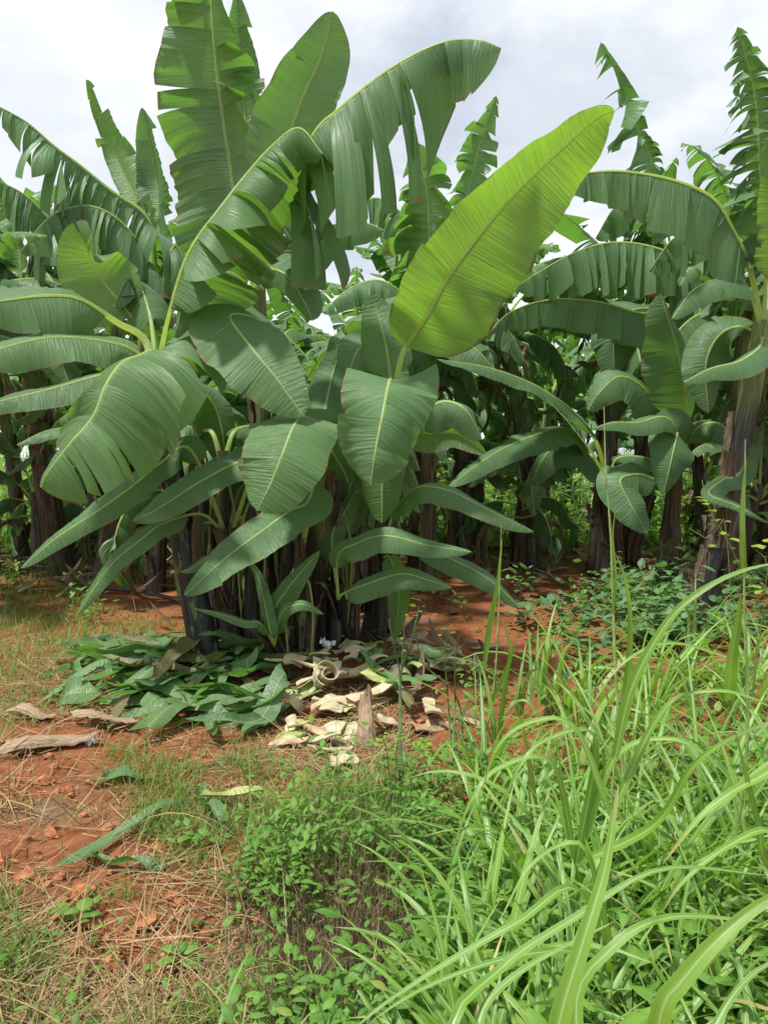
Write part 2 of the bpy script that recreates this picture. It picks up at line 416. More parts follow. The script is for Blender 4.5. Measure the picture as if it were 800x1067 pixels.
# ------------------------------------------------------------------ front clump
def g3(x, y, Y=None):
    return gp(x, y) if Y is None else np.array((at(x, y, Y)[0], Y, 0.))
p1 = Plant('banana plant at the left edge of the clump with a comb-torn pale leaf in front',
           gp(217, 706), at(163, 372, 5.4), .10, .065, (.66, 1.45, .22), 4, bend=(-.02, 0, 0))
p2 = Plant('tallest banana plant of the front clump with ragged leaves high against the sky',
           gp(280, 692), at(268, 300, 5.9), .105, .06, (.62, 1.5, .45), 9)
p3 = Plant('banana plant with smooth pale leaves drooping forward in the middle of the front clump',
           gp(333, 692), at(333, 452, 5.3), .085, .05, (.7, .62, .45), 7)
p4 = Plant('young banana plant raising one huge untorn yellow-green leaf to the right',
           gp(388, 684), at(409, 402, 5.5), .10, .05, (.85, .95, .35), 5, bend=(.03, 0, 0))
p5 = Plant('short banana plant whose dark untorn leaves hang low to the left of the clump',
           gp(247, 694), at(238, 548, 5.45), .085, .045, (.5, 1.0, .7), 6)
p6 = Plant('thin black-stemmed banana sucker with short horizontal leaves low in the clump',
           gp(362, 690), at(352, 606, 5.35), .055, .035, (.9, 1.2, .3), 3)
p7 = Plant('banana sucker with narrow grey-green leaves reaching right from behind the clump',
           gp(402, 668), at(398, 566, 5.75), .075, .04, (.8, 1.0, .5), 4)
p8 = Plant('small banana sucker with a bright upright leaf at the foot of the clump',
           gp(300, 704), at(286, 655, 5.2), .05, .03, (.5, .35, .75), 6)

# p1: left crown
p1.leaf([(172, 345, 5.3), (188, 285, 5.2), (204, 250, 5.1), (225, 222, 5.1), (256, 182, 5.2), (285, 150, 5.2), (312, 133, 5.1), (336, 160, 4.95)], 58, 86,
        [(-.6, .6, .4), (-.6, .6, .5), (-.3, .3, 1)], pet=.20, droop=(1.2, .1), curl=(1.0, .5), hang=.22, tear=.30, tone=(.45, .38, .0), jit=.35, ragged=.10, sharp=4)
p1.leaf([(150, 352, 5.5), (122, 335, 5.4), (85, 312, 5.2), (45, 308, 5.0), (-30, 318, 4.7)], 36, 46, [(0, -.5, 1), (0, -1, .6)], pet=.40, droop=(.1, .3), curl=(.3, .5), tone=(.4, 0, 0), r0=.036, sharp=4)
p1.leaf([(150, 372, 5.3), (122, 358, 5.2), (60, 351, 4.9), (5, 362, 4.7), (-40, 380, 4.5)], 24, 38, [(0, -.6, 1), (0, -.9, .7)], pet=.14, droop=(.0, .2), curl=(.3, .5), tone=(.8, 0, 0), sharp=4)
p1.leaf([(160, 366, 5.2), (146, 370, 5.05), (127, 378, 4.9), (110, 402, 4.75), (97, 434, 4.65), (74, 461, 4.55), (50, 492, 4.5), (43, 508, 4.5)], 52, 104,
        [(-.2, -.7, .7), (-.25, -.9, .45)], pet=.05, droop=(.1, .15), curl=(.3, .45), hang=.5, tear=.11, tone=(1., .5, 0), lv=.5, jit=.24, shrink=.66, ragged=.14, sharp=3.8)
p1.leaf([(150, 348, 5.7), (128, 318, 5.8), (104, 288, 5.8), (92, 262, 5.7), (96, 242, 5.5)], 40, 36, [(.2, .9, .1), (0, .9, -.1)], pet=.45, droop=(.1, .1), curl=(.1, .2), tone=(.5, .55, 0), sharp=3.4)
p1.leaf([(158, 340, 5.6), (154, 320, 5.7), (146, 298, 5.8), (133, 290, 5.8), (118, 320, 5.7)], 30, 34, (-.3, -.3, 1), pet=.4, hang=.5, tone=(.1, 0, 0))
p1.leaf([(190, 388, 5.6), (205, 402, 5.7), (222, 420, 5.8), (232, 450, 5.8), (236, 490, 5.8)], 32, 32, (.3, -.6, .5), pet=.2, tone=(.15, 0, 0), droop=(.3, .3))
p1.leaf([(140, 385, 5.7), (100, 392, 5.7), (50, 406, 5.6), (0, 418, 5.5), (-40, 432, 5.4)], 20, 30, (0, -.7, .9), pet=.15, tone=(.05, 0, 0), droop=(.1, .2))
# p2: tall crown
p2.leaf([(262, 270, 6.0), (247, 215, 6.1), (240, 170, 6.1), (231, 110, 6.1), (223, 40, 6.0), (218, -45, 5.8)], 72, 46,
        [(.1, .55, .2), (-.1, .75, .3), (-.2, .5, .8)], pet=.10, droop=(-.1, .45), curl=(-.25, .5), tear=.15, shrink=.28, hang=.2, sharp=4.5, tone=(.35, .05, 0), jit=.42, ragged=.06)
p2.leaf([(276, 250, 5.9), (288, 195, 5.8), (300, 146, 5.7), (316, 100, 5.6), (335, 58, 5.5), (347, 12, 5.4)], 44, 50, UNDER, pet=.42, droop=(.05, .05), curl=(.1, .25), tone=(.55, .08, 0), sharp=2.2)
p2.leaf([(288, 240, 5.7), (308, 176, 5.5), (330, 134, 5.3), (352, 114, 5.2), (378, 92, 5.1), (408, 70, 5.0), (438, 53, 4.95), (468, 42, 4.9), (500, 42, 4.85), (522, 50, 4.8)], 60, 150,
        [(-.3, -.3, 1), (-.1, -.25, 1), (0, -.3, 1)], pet=.22, droop=(.5, .5), curl=(.6, .7), hang=.9, tear=.11, tone=(.28, .12, 0), jit=.6, shrink=.62, ragged=.5, sharp=4.5)
p2.leaf([(270, 245, 6.2), (262, 190, 6.4), (256, 130, 6.5), (250, 60, 6.5), (246, -10, 6.4)], 30, 34, UNDER, pet=.3, droop=(.2, .3), curl=(.3, .4), tear=.14, hang=.2, tone=(.25, 0, 0), jit=.4)
p2.leaf([(262, 288, 5.7), (282, 280, 5.6), (300, 288, 5.5), (316, 312, 5.45), (326, 334, 5.4)], 38, 20, (-.2, -.8, .4), pet=.2, droop=(.2, .3), tone=(.12, .05, 0))
p2.leaf([(250, 290, 5.7), (228, 282, 5.5), (205, 290, 5.4), (190, 320, 5.3), (182, 352, 5.3)], 22, 30, (0, -.5, 1), pet=.2, hang=.5, droop=(.2, .3), tone=(.15, 0, 0))
p2.leaf([(284, 270, 6.3), (312, 248, 6.6), (345, 234, 6.7), (380, 232, 6.6), (400, 240, 6.5)], 36, 46, (0, -.2, 1), pet=.3, hang=.72, tear=.20, tone=(.5, .5, 0), droop=(.2, .2), jit=.2)
# p3: pale drooping leaves
p3.leaf([(325, 436, 5.35), (312, 385, 5.45), (296, 350, 5.5), (262, 330, 5.35), (240, 330, 5.2), (262, 362, 5.0), (288, 394, 4.9), (316, 434, 4.85)], 48, 40,
        [(.2, -.6, .8), (.2, -.5, 1), (-.1, -.9, .45), (-.15, -.95, .35)], pet=.42, droop=(.05, .1), curl=(.15, .25), tone=(.8, .05, 0), sharp=3.4, seed=5)
p3.leaf([(328, 442, 5.2), (316, 434, 5.0), (306, 444, 4.85), (294, 474, 4.7), (282, 504, 4.65), (268, 532, 4.65)], 50, 50, [(-.1, -.6, 1), (-.1, -1, .3)], pet=.10, droop=(.05, .05), curl=(.2, .3), tone=(1., .4, 0), sharp=4.6, seed=5)
p3.leaf([(322, 520, 5.2), (302, 532, 5.1), (272, 554, 5.0), (238, 579, 4.9), (206, 608, 4.85), (192, 620, 4.85)], 26, 34, [(-.3, -.7, .8), (-.2, -.9, .5)], pet=.16, droop=(.05, .1), curl=(.15, .2), tone=(.5, 0, 0), seed=9, r0=.018)
p3.leaf([(338, 430, 5.6), (345, 395, 5.9), (352, 368, 6.0), (346, 350, 6.0)], 30, 30, FACE, pet=.2, tone=(.3, 0, 0))
p3.leaf([(345, 470, 5.5), (362, 500, 5.6), (368, 530, 5.6), (362, 560, 5.6)], 26, 26, (.2, -.9, .3), pet=.2, tone=(.25, .05, 0))
# p4: huge bright leaf
p4.leaf([(418, 372, 5.3), (428, 354, 5.2), (447, 324, 5.1), (468, 286, 5.0), (501, 242, 4.95), (536, 202, 4.9), (591, 150, 4.85), (624, 122, 4.8), (640, 116, 4.8)], 44, 72,
        [(.0, .7, .7), (.05, .62, .75)], pet=.19, droop=(.05, .08), curl=(.05, .12), tone=(.75, .95, 0), sharp=2.7, seed=3, r0=.026, wave=.022, pleat=.016)
p4.leaf([(407, 396, 5.2), (404, 404, 5.0), (399, 430, 4.85), (391, 470, 4.75), (386, 505, 4.75)], 50, 56, [(0, -.8, .7), (-.05, -1, .25)], pet=.08, droop=(.0, .05), curl=(.25, .4), tone=(.85, .0, 0), sharp=4.2, seed=5, r0=.026, tear=.30, shrink=.20, jit=.42, hang=.10, ragged=.06)
p4.leaf([(404, 372, 5.5), (398, 342, 5.55), (392, 322, 5.6), (388, 306, 5.6)], 30, 26, [(-.3, -.9, .4), (-.2, -.9, .4)], pet=.22, droop=(.1, .1), curl=(.2, .2), tone=(1.0, .05, 0), sharp=2.4, seed=3)
p4.leaf([(396, 380, 5.7), (384, 362, 5.7), (372, 366, 5.6), (362, 392, 5.5)], 34, 34, [(0, -.6, .8), (0, -.9, .4)], pet=.12, tone=(.9, 0, 0), seed=6)
p4.leaf([(424, 428, 5.6), (444, 424, 5.6), (466, 418, 5.6), (486, 428, 5.5), (502, 458, 5.5)], 24, 34, [(0, -.5, 1), (.3, -.6, .8)], pet=.22, droop=(.1, .3), hang=.3, tone=(.6, .1, 0), seed=6)
p4.leaf([(402, 462, 5.4), (400, 478, 5.35), (398, 505, 5.3), (398, 545, 5.3)], 32, 30, (0, -1, .2), pet=.12, tone=(.35, .6, 0), droop=(.2, .2), seed=3)
p4.leaf([(420, 440, 5.9), (446, 452, 6.0), (475, 452, 6.0), (506, 472, 6.0)], 14, 24, UNDER, pet=.2, tone=(.4, .75, 0), seed=3)
# p5: dark low leaves to the left
p5.leaf([(262, 486, 5.3), (243, 484, 5.2), (202, 506, 5.05), (165, 530, 5.0), (138, 543, 5.0)], 27, 25, [(-.1, -.6, .9), (-.1, -.8, .6)], pet=.30, droop=(.1, .1), curl=(.1, .3), tone=(.25, 0, 0), sharp=3.2, seed=3)
p5.leaf([(200, 470, 5.3), (168, 482, 5.3), (140, 505, 5.2), (101, 533, 5.1), (60, 560, 5.05), (22, 592, 5.05)], 22, 22, [(-.1, -.7, .8), (-.2, -.7, .6)], pet=.28, droop=(.1, .2), curl=(.2, .4), tone=(.18, 0, 0), sharp=2.7, seed=3)
p5.leaf([(212, 536, 5.3), (172, 545, 5.2), (146, 563, 5.1), (115, 590, 5.05), (80, 641, 5.05)], 15, 17, [(-.1, -.7, .8), (-.3, -.8, .5)], pet=.28, droop=(.1, .1), curl=(.2, .3), tone=(.3, 0, 0), sharp=2.4, seed=3, r0=.015)
p5.leaf([(222, 545, 5.4), (200, 552, 5.4), (190, 575, 5.4), (186, 622, 5.4)], 16, 18, (-.3, -.8, .4), pet=.25, tone=(.1, 0, 0), seed=3, r0=.014)
p5.leaf([(228, 575, 5.2), (214, 582, 5.1), (200, 592, 5.1), (188, 596, 5.1)], 10, 9, (0, -.7, .7), pet=.3, tone=(.3, .05, 0), seed=3, r0=.010)
p5.leaf([(246, 520, 5.6), (258, 500, 5.8), (280, 486, 5.9), (310, 492, 5.9)], 24, 26, (0, -.6, .8), pet=.2, tone=(.1, 0, 0))
# p6: horizontal sucker leaves
p6.leaf([(352, 580, 5.2), (372, 566, 5.1), (402, 558, 5.0), (445, 568, 4.95), (491, 575, 4.95)], 13, 21, [(0, -.8, .8), (0, -.9, .6)], pet=.18, droop=(.1, .1), curl=(.2, .3), tone=(.45, 0, 0), sharp=2.6, seed=3, r0=.014)
p6.leaf([(358, 618, 5.2), (378, 610, 5.1), (417, 598, 5.0), (445, 604, 4.95), (470, 612, 4.95)], 12, 20, [(0, -.8, .8), (0, -.9, .5)], pet=.2, droop=(.1, .1), tone=(.2, .02, 0), sharp=2.6, seed=3, r0=.013)
p6.leaf([(346, 560, 5.4), (360, 532, 5.5), (372, 512, 5.5), (388, 508, 5.5)], 14, 16, (0, -.8, .6), pet=.25, tone=(.3, .3, 0), seed=3, r0=.012)
# p7
p7.leaf([(408, 538, 5.6), (420, 520, 5.5), (438, 507, 5.4), (470, 512, 5.3), (510, 532, 5.2), (556, 554, 5.15)], 13, 24, [(0, -.6, 1), (.1, -.7, .8)], pet=.22, droop=(.2, .1), curl=(.3, .4), tone=(.65, .0, 0), sharp=2.4, seed=3, r0=.016)
p7.leaf([(425, 560, 5.6), (460, 578, 5.4), (490, 592, 5.3), (515, 608, 5.2), (542, 634, 5.2)], 12, 18, [(.1, -.7, .8), (.1, -.8, .6)], pet=.3, tone=(.45, 0, 0), sharp=2.6, seed=3, r0=.013)
p7.leaf([(405, 580, 5.6), (414, 604, 5.55), (415, 630, 5.5), (410, 668, 5.5)], 14, 14, UNDER, pet=.2, tone=(.5, .8, 0), seed=3, r0=.010)
# p8
p8.leaf([(284, 640, 5.1), (298, 616, 5.05), (312, 598, 5.05), (333, 574, 5.1)], 12, 17, [(.1, -.8, .5), (.3, -.8, .5)], pet=.16, tone=(.2, .1, 0), sharp=2.4, seed=3, r0=.010)
p8.leaf([(292, 642, 5.0), (302, 632, 4.95), (318, 630, 4.9), (337, 640, 4.9)], 9, 10, (0, -.8, .7), pet=.2, tone=(.3, .1, 0), seed=3, r0=.008)
p8.leaf([(272, 650, 5.0), (255, 648, 4.95), (230, 640, 4.9), (203, 634, 4.9)], 5, 7, (0, -.8, .7), pet=.2, tone=(.4, .1, 0), seed=3, r0=.008)
p8.leaf([(282, 660, 5.0), (276, 630, 5.05), (268, 600, 5.1), (256, 582, 5.1)], 9, 9, (-.4, -.8, .3), pet=.25, tone=(.1, 0, 0), seed=3, r0=.008)

for k_, (bx, by, cx, cy, cY, rb, sk, tn) in enumerate(((244, 700, 232, 470, 5.6, .07, 5, .75), (262, 702, 262, 500, 5.5, .06, 5, .6), (301, 696, 300, 470, 5.7, .075, 9, .4), (318, 704, 312, 560, 5.35, .05, 9, .3),
                                                       (349, 698, 352, 500, 5.6, .05, 4, .9), (368, 692, 372, 470, 5.7, .05, 4, .9), (230, 690, 206, 440, 5.9, .08, 6, .7))):
    tn = min(1., tn + .2); ip = Plant('dark inner stem of the clump among the dead sheaths, crown hidden by leaves in front', gp(bx, by), at(cx, cy, cY), rb * .9, .04, (tn, 1.0, .42), max(1, sk - 4), 'inner stems of the front clump')
    g_ = np.random.default_rng(k_ + 50)
    for q_ in range(3):
        sx_ = g_.choice((-1, 1)); ip.leaf([(cx + sx_ * 14, cy - 22, cY + .1), (cx + sx_ * 42, cy - 20 + 12 * q_, cY + .3 + .2 * q_), (cx + sx_ * 66, cy + 20 + 22 * q_, cY + .4 + .3 * q_)], 20, 26, (0, -.6, .9), pet=.25, tone=(float(g_.uniform(0, .3)), 0, 0), droop=(.2, .2), hang=.15)
    for q_ in range(2):                        # dead leaves folded down along the stem
        sx_ = g_.choice((-1, 1)); ip.leaf([(cx + sx_ * 8, cy + 40, cY - .12), (cx + sx_ * 14, cy + 80, cY - .18), (cx + sx_ * 10, cy + 150, cY - .2)], 8, 9, (0, -1, .3), pet=.1, tone=(.3, .2, .95), hang=.7, tear=.1, shrink=.4, r0=.012)

# ------------------------------------------------------------------ plants behind, traced
GB = 'banana plants behind the front clump'
b1 = Plant('brown-trunked banana plant behind the clump at left with a finely shredded arching leaf', gp(112, 600), at(158, 330, 9.0), .19, .09, (.4, 1.6, .95), 10, GB)
b1.leaf([(160, 262, 8.8), (152, 224, 8.6), (116, 198, 8.4), (84, 172, 8.2), (57, 152, 8.0), (28, 127, 7.9), (-6, 108, 7.8)], 14, 96, (-.1, -.4, 1), pet=.22, hang=.92, tear=.045, tone=(.55, 0, 0), shrink=.85, droop=(.5, .5), jit=.5, ragged=.5, r0=.04)
b1.leaf([(156, 250, 9.2), (142, 208, 9.3), (120, 162, 9.4), (108, 130, 9.4), (90, 83, 9.3)], 17, 26, UNDER, pet=.45, tear=.5, tone=(.5, .4, 0), jit=.7, ragged=.4, gap=1.6, hang=.1)
b1.leaf([(165, 268, 9.2), (165, 205, 9.3), (158, 160, 9.3), (148, 112, 9.2)], 26, 26, (.3, .8, .2), pet=.3, tear=.3, tone=(.3, 0, 0), hang=.2)
b1.leaf([(150, 270, 8.6), (128, 232, 8.3), (92, 214, 8.1), (52, 226, 7.9), (22, 262, 7.8)], 18, 78, (-.1, -.4, 1), pet=.2, hang=.88, tear=.06, tone=(.6, .1, 0), shrink=.75, jit=.5, ragged=.45)
b1.leaf([(168, 280, 8.6), (196, 240, 8.4), (226, 232, 8.3), (252, 262, 8.2)], 18, 66, (.1, -.4, 1), pet=.2, hang=.85, tear=.07, tone=(.4, .1, 0), shrink=.7, jit=.5, ragged=.4)
b2 = Plant('banana plant at the far left behind the clump, leaning brown trunk with shredded leaves', gp(66, 598), at(24, 310, 9.3), .17, .09, (.4, 1.6, .95), 9, GB, bend=(-.05, 0, 0))
b2.leaf([(40, 268, 9.0), (66, 248, 8.8), (46, 222, 8.6), (22, 200, 8.4), (-12, 184, 8.2)], 14, 84, (-.1, -.4, 1), pet=.2, hang=.92, tear=.045, tone=(.5, .05, 0), shrink=.85, droop=(.4, .5), jit=.5, ragged=.3)
b2.leaf([(34, 260, 9.3), (60, 232, 9.2), (90, 226, 9.1), (120, 250, 9.0)], 26, 40, (0, -.3, 1), pet=.2, hang=.7, tear=.12, tone=(.3, 0, 0))
b2.leaf([(20, 250, 9.4), (12, 215, 9.4), (2, 190, 9.3), (-16, 170, 9.2)], 26, 26, (.3, .7, .4), pet=.25, tear=.2, tone=(.5, .5, 0), hang=.3)
for a_, b_, tn in (((-20, 290), (-60, 330), .2), ((60, 300), (98, 352), .2), ((0, 330), (-30, 400), .3), ((50, 338), (75, 408), .15)):
    b2.leaf([((24 + a_[0]) / 2, a_[1] - 18, 9.1), (a_[0], a_[1], 8.8), (b_[0], b_[1], 8.6)], 28, 34, (0, -.5, 1), pet=.2, hang=.45, tear=.2, tone=(tn, .0, 0))
br1 = Plant('large banana plant at the right with a thick leaning trunk of peeling sheaths', g3(728, 655, 7.0), at(795, 335, 7.0), .14, .08, (.85, 1.75, .50), 14, GB, bend=(.03, 0, 0))
br1.leaf([(783, 285, 6.9), (764, 240, 6.7), (742, 206, 6.6), (700, 187, 6.5), (645, 178, 6.4), (600, 182, 6.3), (580, 192, 6.3)], 24, 70, (0, -.35, 1), pet=.26, hang=.86, tear=.10, tone=(.22, 0.1, 0), shrink=.5, droop=(.5, .25), jit=.22, ragged=.25, r0=.036)
br1.leaf([(797, 290, 7.1), (795, 235, 7.1), (791, 165, 7.0), (786, 100, 6.9), (768, 28, 6.8)], 70, 40, [(-.1, .8, .3), (-.1, .7, .3)], pet=.24, tear=.05, tone=(.35, .1, 0), hang=.46, shrink=.66, droop=(.35, .35), jit=.3)
br1.leaf([(800, 300, 7.4), (778, 256, 7.5), (744, 236, 7.6), (704, 246, 7.6), (676, 282, 7.6)], 16, 72, (0, -.35, 1), pet=.2, hang=.86, tear=.06, tone=(.45, .1, 0), shrink=.75, jit=.5, ragged=.45)
br1.leaf([(806, 300, 6.8), (812, 240, 6.6), (808, 190, 6.5), (802, 140, 6.5)], 32, 40, UNDER, pet=.3, tone=(.6, .8, 0), sharp=3)
br1.leaf([(778, 298, 6.8), (752, 290, 6.6), (722, 302, 6.5), (700, 332, 6.4)], 30, 30, (-.2, -.4, 1), pet=.25, hang=.4, tone=(.12, 0, 0), droop=(.2, .3))
br1.leaf([(790, 362, 6.6), (770, 376, 6.4), (740, 384, 6.3), (712, 398, 6.2)], 14, 24, (0, -.6, .9), pet=.12, tone=(.35, .1, 0), hang=.25, seed=3)
br1.leaf([(776, 480, 6.9), (752, 500, 6.8), (738, 514, 6.7), (765, 526, 6.6), (800, 545, 6.5)], 10, 17, (0, -.7, .8), pet=.35, tone=(.2, 0, 0), seed=3)
br1.leaf([(770, 340, 7.2), (748, 350, 7.3), (735, 380, 7.3), (738, 430, 7.3)], 28, 28, (0, -.8, .4), pet=.15, tone=(.05, 0, 0), droop=(.2, .2))
br1.leaf([(820, 360, 7.0), (840, 380, 6.8), (838, 440, 6.7), (820, 500, 6.7)], 34, 34, (0, -.8, .4), pet=.15, tone=(.15, 0, 0), droop=(.2, .2))
br2 = Plant('shorter banana plant at the right with broad dark upright leaf and thin black stem', g3(690, 640, 8.0), at(706, 470, 7.8), .12, .06, (.75, 1.6, .5), 6, GB)
br2.leaf([(712, 440, 7.7), (714, 412, 7.6), (706, 366, 7.5), (695, 330, 7.4), (688, 306, 7.4)], 44, 20, [(.2, -.8, .2), (.2, -.9, .2)], pet=.22, tone=(.3, .05, 0), sharp=2.6, seed=3)
br2.leaf([(690, 432, 7.7), (668, 402, 7.6), (645, 392, 7.5), (625, 408, 7.4), (612, 428, 7.4)], 26, 34, [(0, -.6, .8), (-.1, -.8, .6)], pet=.25, tone=(.22, 0, 0), seed=3)
br2.leaf([(702, 445, 7.5), (690, 434, 7.3), (664, 440, 7.2), (640, 440, 7.1), (618, 446, 7.0)], 14, 20, (0, -.7, .8), pet=.12, tone=(.7, 0, 0), hang=.2, seed=5)
br2.leaf([(706, 452, 7.5), (703, 462, 7.3), (698, 484, 7.2), (691, 514, 7.2)], 30, 30, (0, -1, .3), pet=.1, tone=(.3, 0, 0), sharp=2.6, seed=3, droop=(.1, .2))
br2.leaf([(690, 500, 7.6), (665, 494, 7.5), (646, 500, 7.4), (656, 524, 7.3), (674, 556, 7.2)], 28, 26, [(0, -.7, .8), (-.1, -.9, .3)], pet=.28, tone=(.4, 0, 0), seed=5)
br2.leaf([(722, 450, 7.7), (742, 440, 7.6), (762, 452, 7.5), (782, 480, 7.4)], 16, 24, (0, -.6, .9), pet=.2, tone=(.2, 0, 0))
br3 = Plant('tall banana plant behind the bright leaf with one shredded leaf standing straight up', gp(648, 592), at(700, 305, 9.3), .18, .09, (.5, 1.7, .8), 8, GB, bend=(.1, 0, 0))
br3.leaf([(695, 230, 9.3), (683, 180, 9.3), (665, 134, 9.3), (646, 82, 9.2), (626, 44, 9.1)], 70, 16, (-.2, .7, .4), pet=.25, tear=.085, tone=(.45, .05, 0), hang=.5, shrink=.6, droop=(.3, .3), jit=.7, ragged=.5)
br3.leaf([(726, 290, 9.1), (722, 276, 8.9), (684, 258, 8.7), (640, 252, 8.6), (600, 262, 8.5), (562, 283, 8.4), (536, 300, 8.3)], 22, 66, (0, -.35, 1), pet=.14, hang=.88, tear=.08, tone=(.5, 0, 0), shrink=.7, jit=.3, ragged=.25)
br3.leaf([(690, 322, 9.0), (668, 326, 8.8), (622, 314, 8.6), (572, 312, 8.5), (530, 326, 8.4), (506, 352, 8.3)], 16, 40, (0, -.6, 1), pet=.12, hang=.7, tear=.14, tone=(.85, 0, 0), shrink=.6, jit=.3)
br3.leaf([(690, 240, 9.6), (668, 212, 9.7), (642, 214, 9.7), (620, 248, 9.6)], 30, 50, (0, -.3, 1), pet=.2, hang=.75, tear=.07, tone=(.5, .1, 0), shrink=.7)
br3.leaf([(720, 300, 8.9), (730, 330, 8.7), (726, 370, 8.6), (715, 410, 8.6)], 30, 30, (0, -.8, .4), pet=.15, tone=(.1, 0, 0), droop=(.2, .2))
br3.leaf([(680, 320, 9.0), (655, 325, 8.9), (640, 350, 8.8), (640, 395, 8.8)], 34, 34, (0, -.7, .5), pet=.15, tone=(.1, 0, 0), droop=(.2, .2), hang=.2)
bm1 = Plant('banana plant right of the clump with two long untorn leaves pointing left', gp(640, 596), at(634, 492, 9.5), .15, .08, (.6, 1.4, .8), 5, GB)
bm1.leaf([(622, 462, 9.2), (603, 434, 8.8), (562, 404, 8.3), (512, 384, 7.9), (455, 374, 7.5)], 20, 25, [(0, -.5, .9), (-.1, -.6, .8)], pet=.22, tone=(.28, .05, 0), sharp=2.5, droop=(.1, .15), seed=3, r0=.036)
bm1.leaf([(614, 468, 9.2), (590, 446, 8.8), (550, 456, 8.4), (512, 474, 8.1), (466, 508, 7.8)], 18, 26, [(0, -.6, .9), (-.2, -.6, .7)], pet=.2, tone=(.5, 0, 0), sharp=2.5, seed=4, droop=(.1, .25))
bm1.leaf([(618, 480, 9.2), (600, 462, 9.0), (572, 470, 8.9), (552, 505, 8.8)], 22, 30, (0, -.6, .8), pet=.2, tone=(.2, .1, 0), hang=.35)
bm1.leaf([(642, 478, 9.4), (668, 476, 9.4), (690, 484, 9.4), (712, 500, 9.4)], 12, 18, (0, -.6, .9), pet=.2, tone=(.1, 0, 0), hang=.2)
bc1 = Plant('banana plant behind the middle of the clump with ragged leaves standing up against the sky', gp(440, 612), at(446, 330, 8.6), .16, .08, (.5, 1.6, .7), 5, GB)
bc1.leaf([(447, 290, 8.6), (447, 250, 8.6), (444, 195, 8.6), (430, 148, 8.5)], 50, 46, (0, .9, .3), pet=.14, tear=.11, tone=(.5, .25, 0), hang=.3, shrink=.62, droop=(.1, .1), jit=.8, ragged=.35)
bc1.leaf([(470, 270, 9.0), (484, 216, 9.1), (500, 150, 9.1), (517, 100, 9.0)], 36, 36, (.1, .9, .3), pet=.2, tear=.10, tone=(.4, .15, 0), hang=.38, shrink=.6, droop=(.2, .2), jit=.8, ragged=.4)
bc1.leaf([(430, 290, 8.9), (414, 262, 9.2), (402, 236, 9.3), (398, 212, 9.3)], 18, 18, (0, .9, .3), pet=.2, tear=.3, tone=(.5, .5, 0), jit=.4)
bc1.leaf([(425, 310, 8.4), (395, 292, 8.2), (365, 300, 8.1), (335, 325, 8.0)], 20, 36, (0, -.4, 1), pet=.15, hang=.6, tear=.25, tone=(.3, 0, 0))
bc1.leaf([(436, 322, 8.2), (424, 312, 8.0), (400, 320, 7.8), (372, 345, 7.7)], 22, 30, (0, -.5, 1), pet=.15, hang=.5, tear=.3, tone=(.6, 0, 0))
bc1.leaf([(452, 268, 8.5), (470, 226, 8.4), (500, 216, 8.3), (528, 240, 8.2)], 18, 62, (0, -.4, 1), pet=.2, hang=.82, tear=.07, tone=(.5, .15, 0), shrink=.7, jit=.5, ragged=.4)
bc1.leaf([(438, 262, 8.7), (418, 222, 8.8), (390, 206, 8.8), (362, 224, 8.8)], 18, 60, (0, -.4, 1), pet=.2, hang=.82, tear=.07, tone=(.6, .2, 0), shrink=.7, jit=.5, ragged=.4)
bc1.leaf([(470, 318, 8.6), (502, 322, 8.5), (530, 345, 8.4), (548, 378, 8.4)], 24, 34, (0, -.5, 1), pet=.15, hang=.6, tear=.14, tone=(.25, 0, 0))
bc1.leaf([(455, 345, 8.4), (478, 352, 8.3), (500, 368, 8.2), (520, 392, 8.2)], 20, 30, (0, -.6, .9), pet=.15, hang=.4, tone=(.2, 0, 0))
bc1.leaf([(440, 350, 8.4), (420, 360, 8.4), (405, 390, 8.4), (400, 440, 8.4)], 40, 40, (0, -.8, .4), pet=.15, tone=(.05, 0, 0))

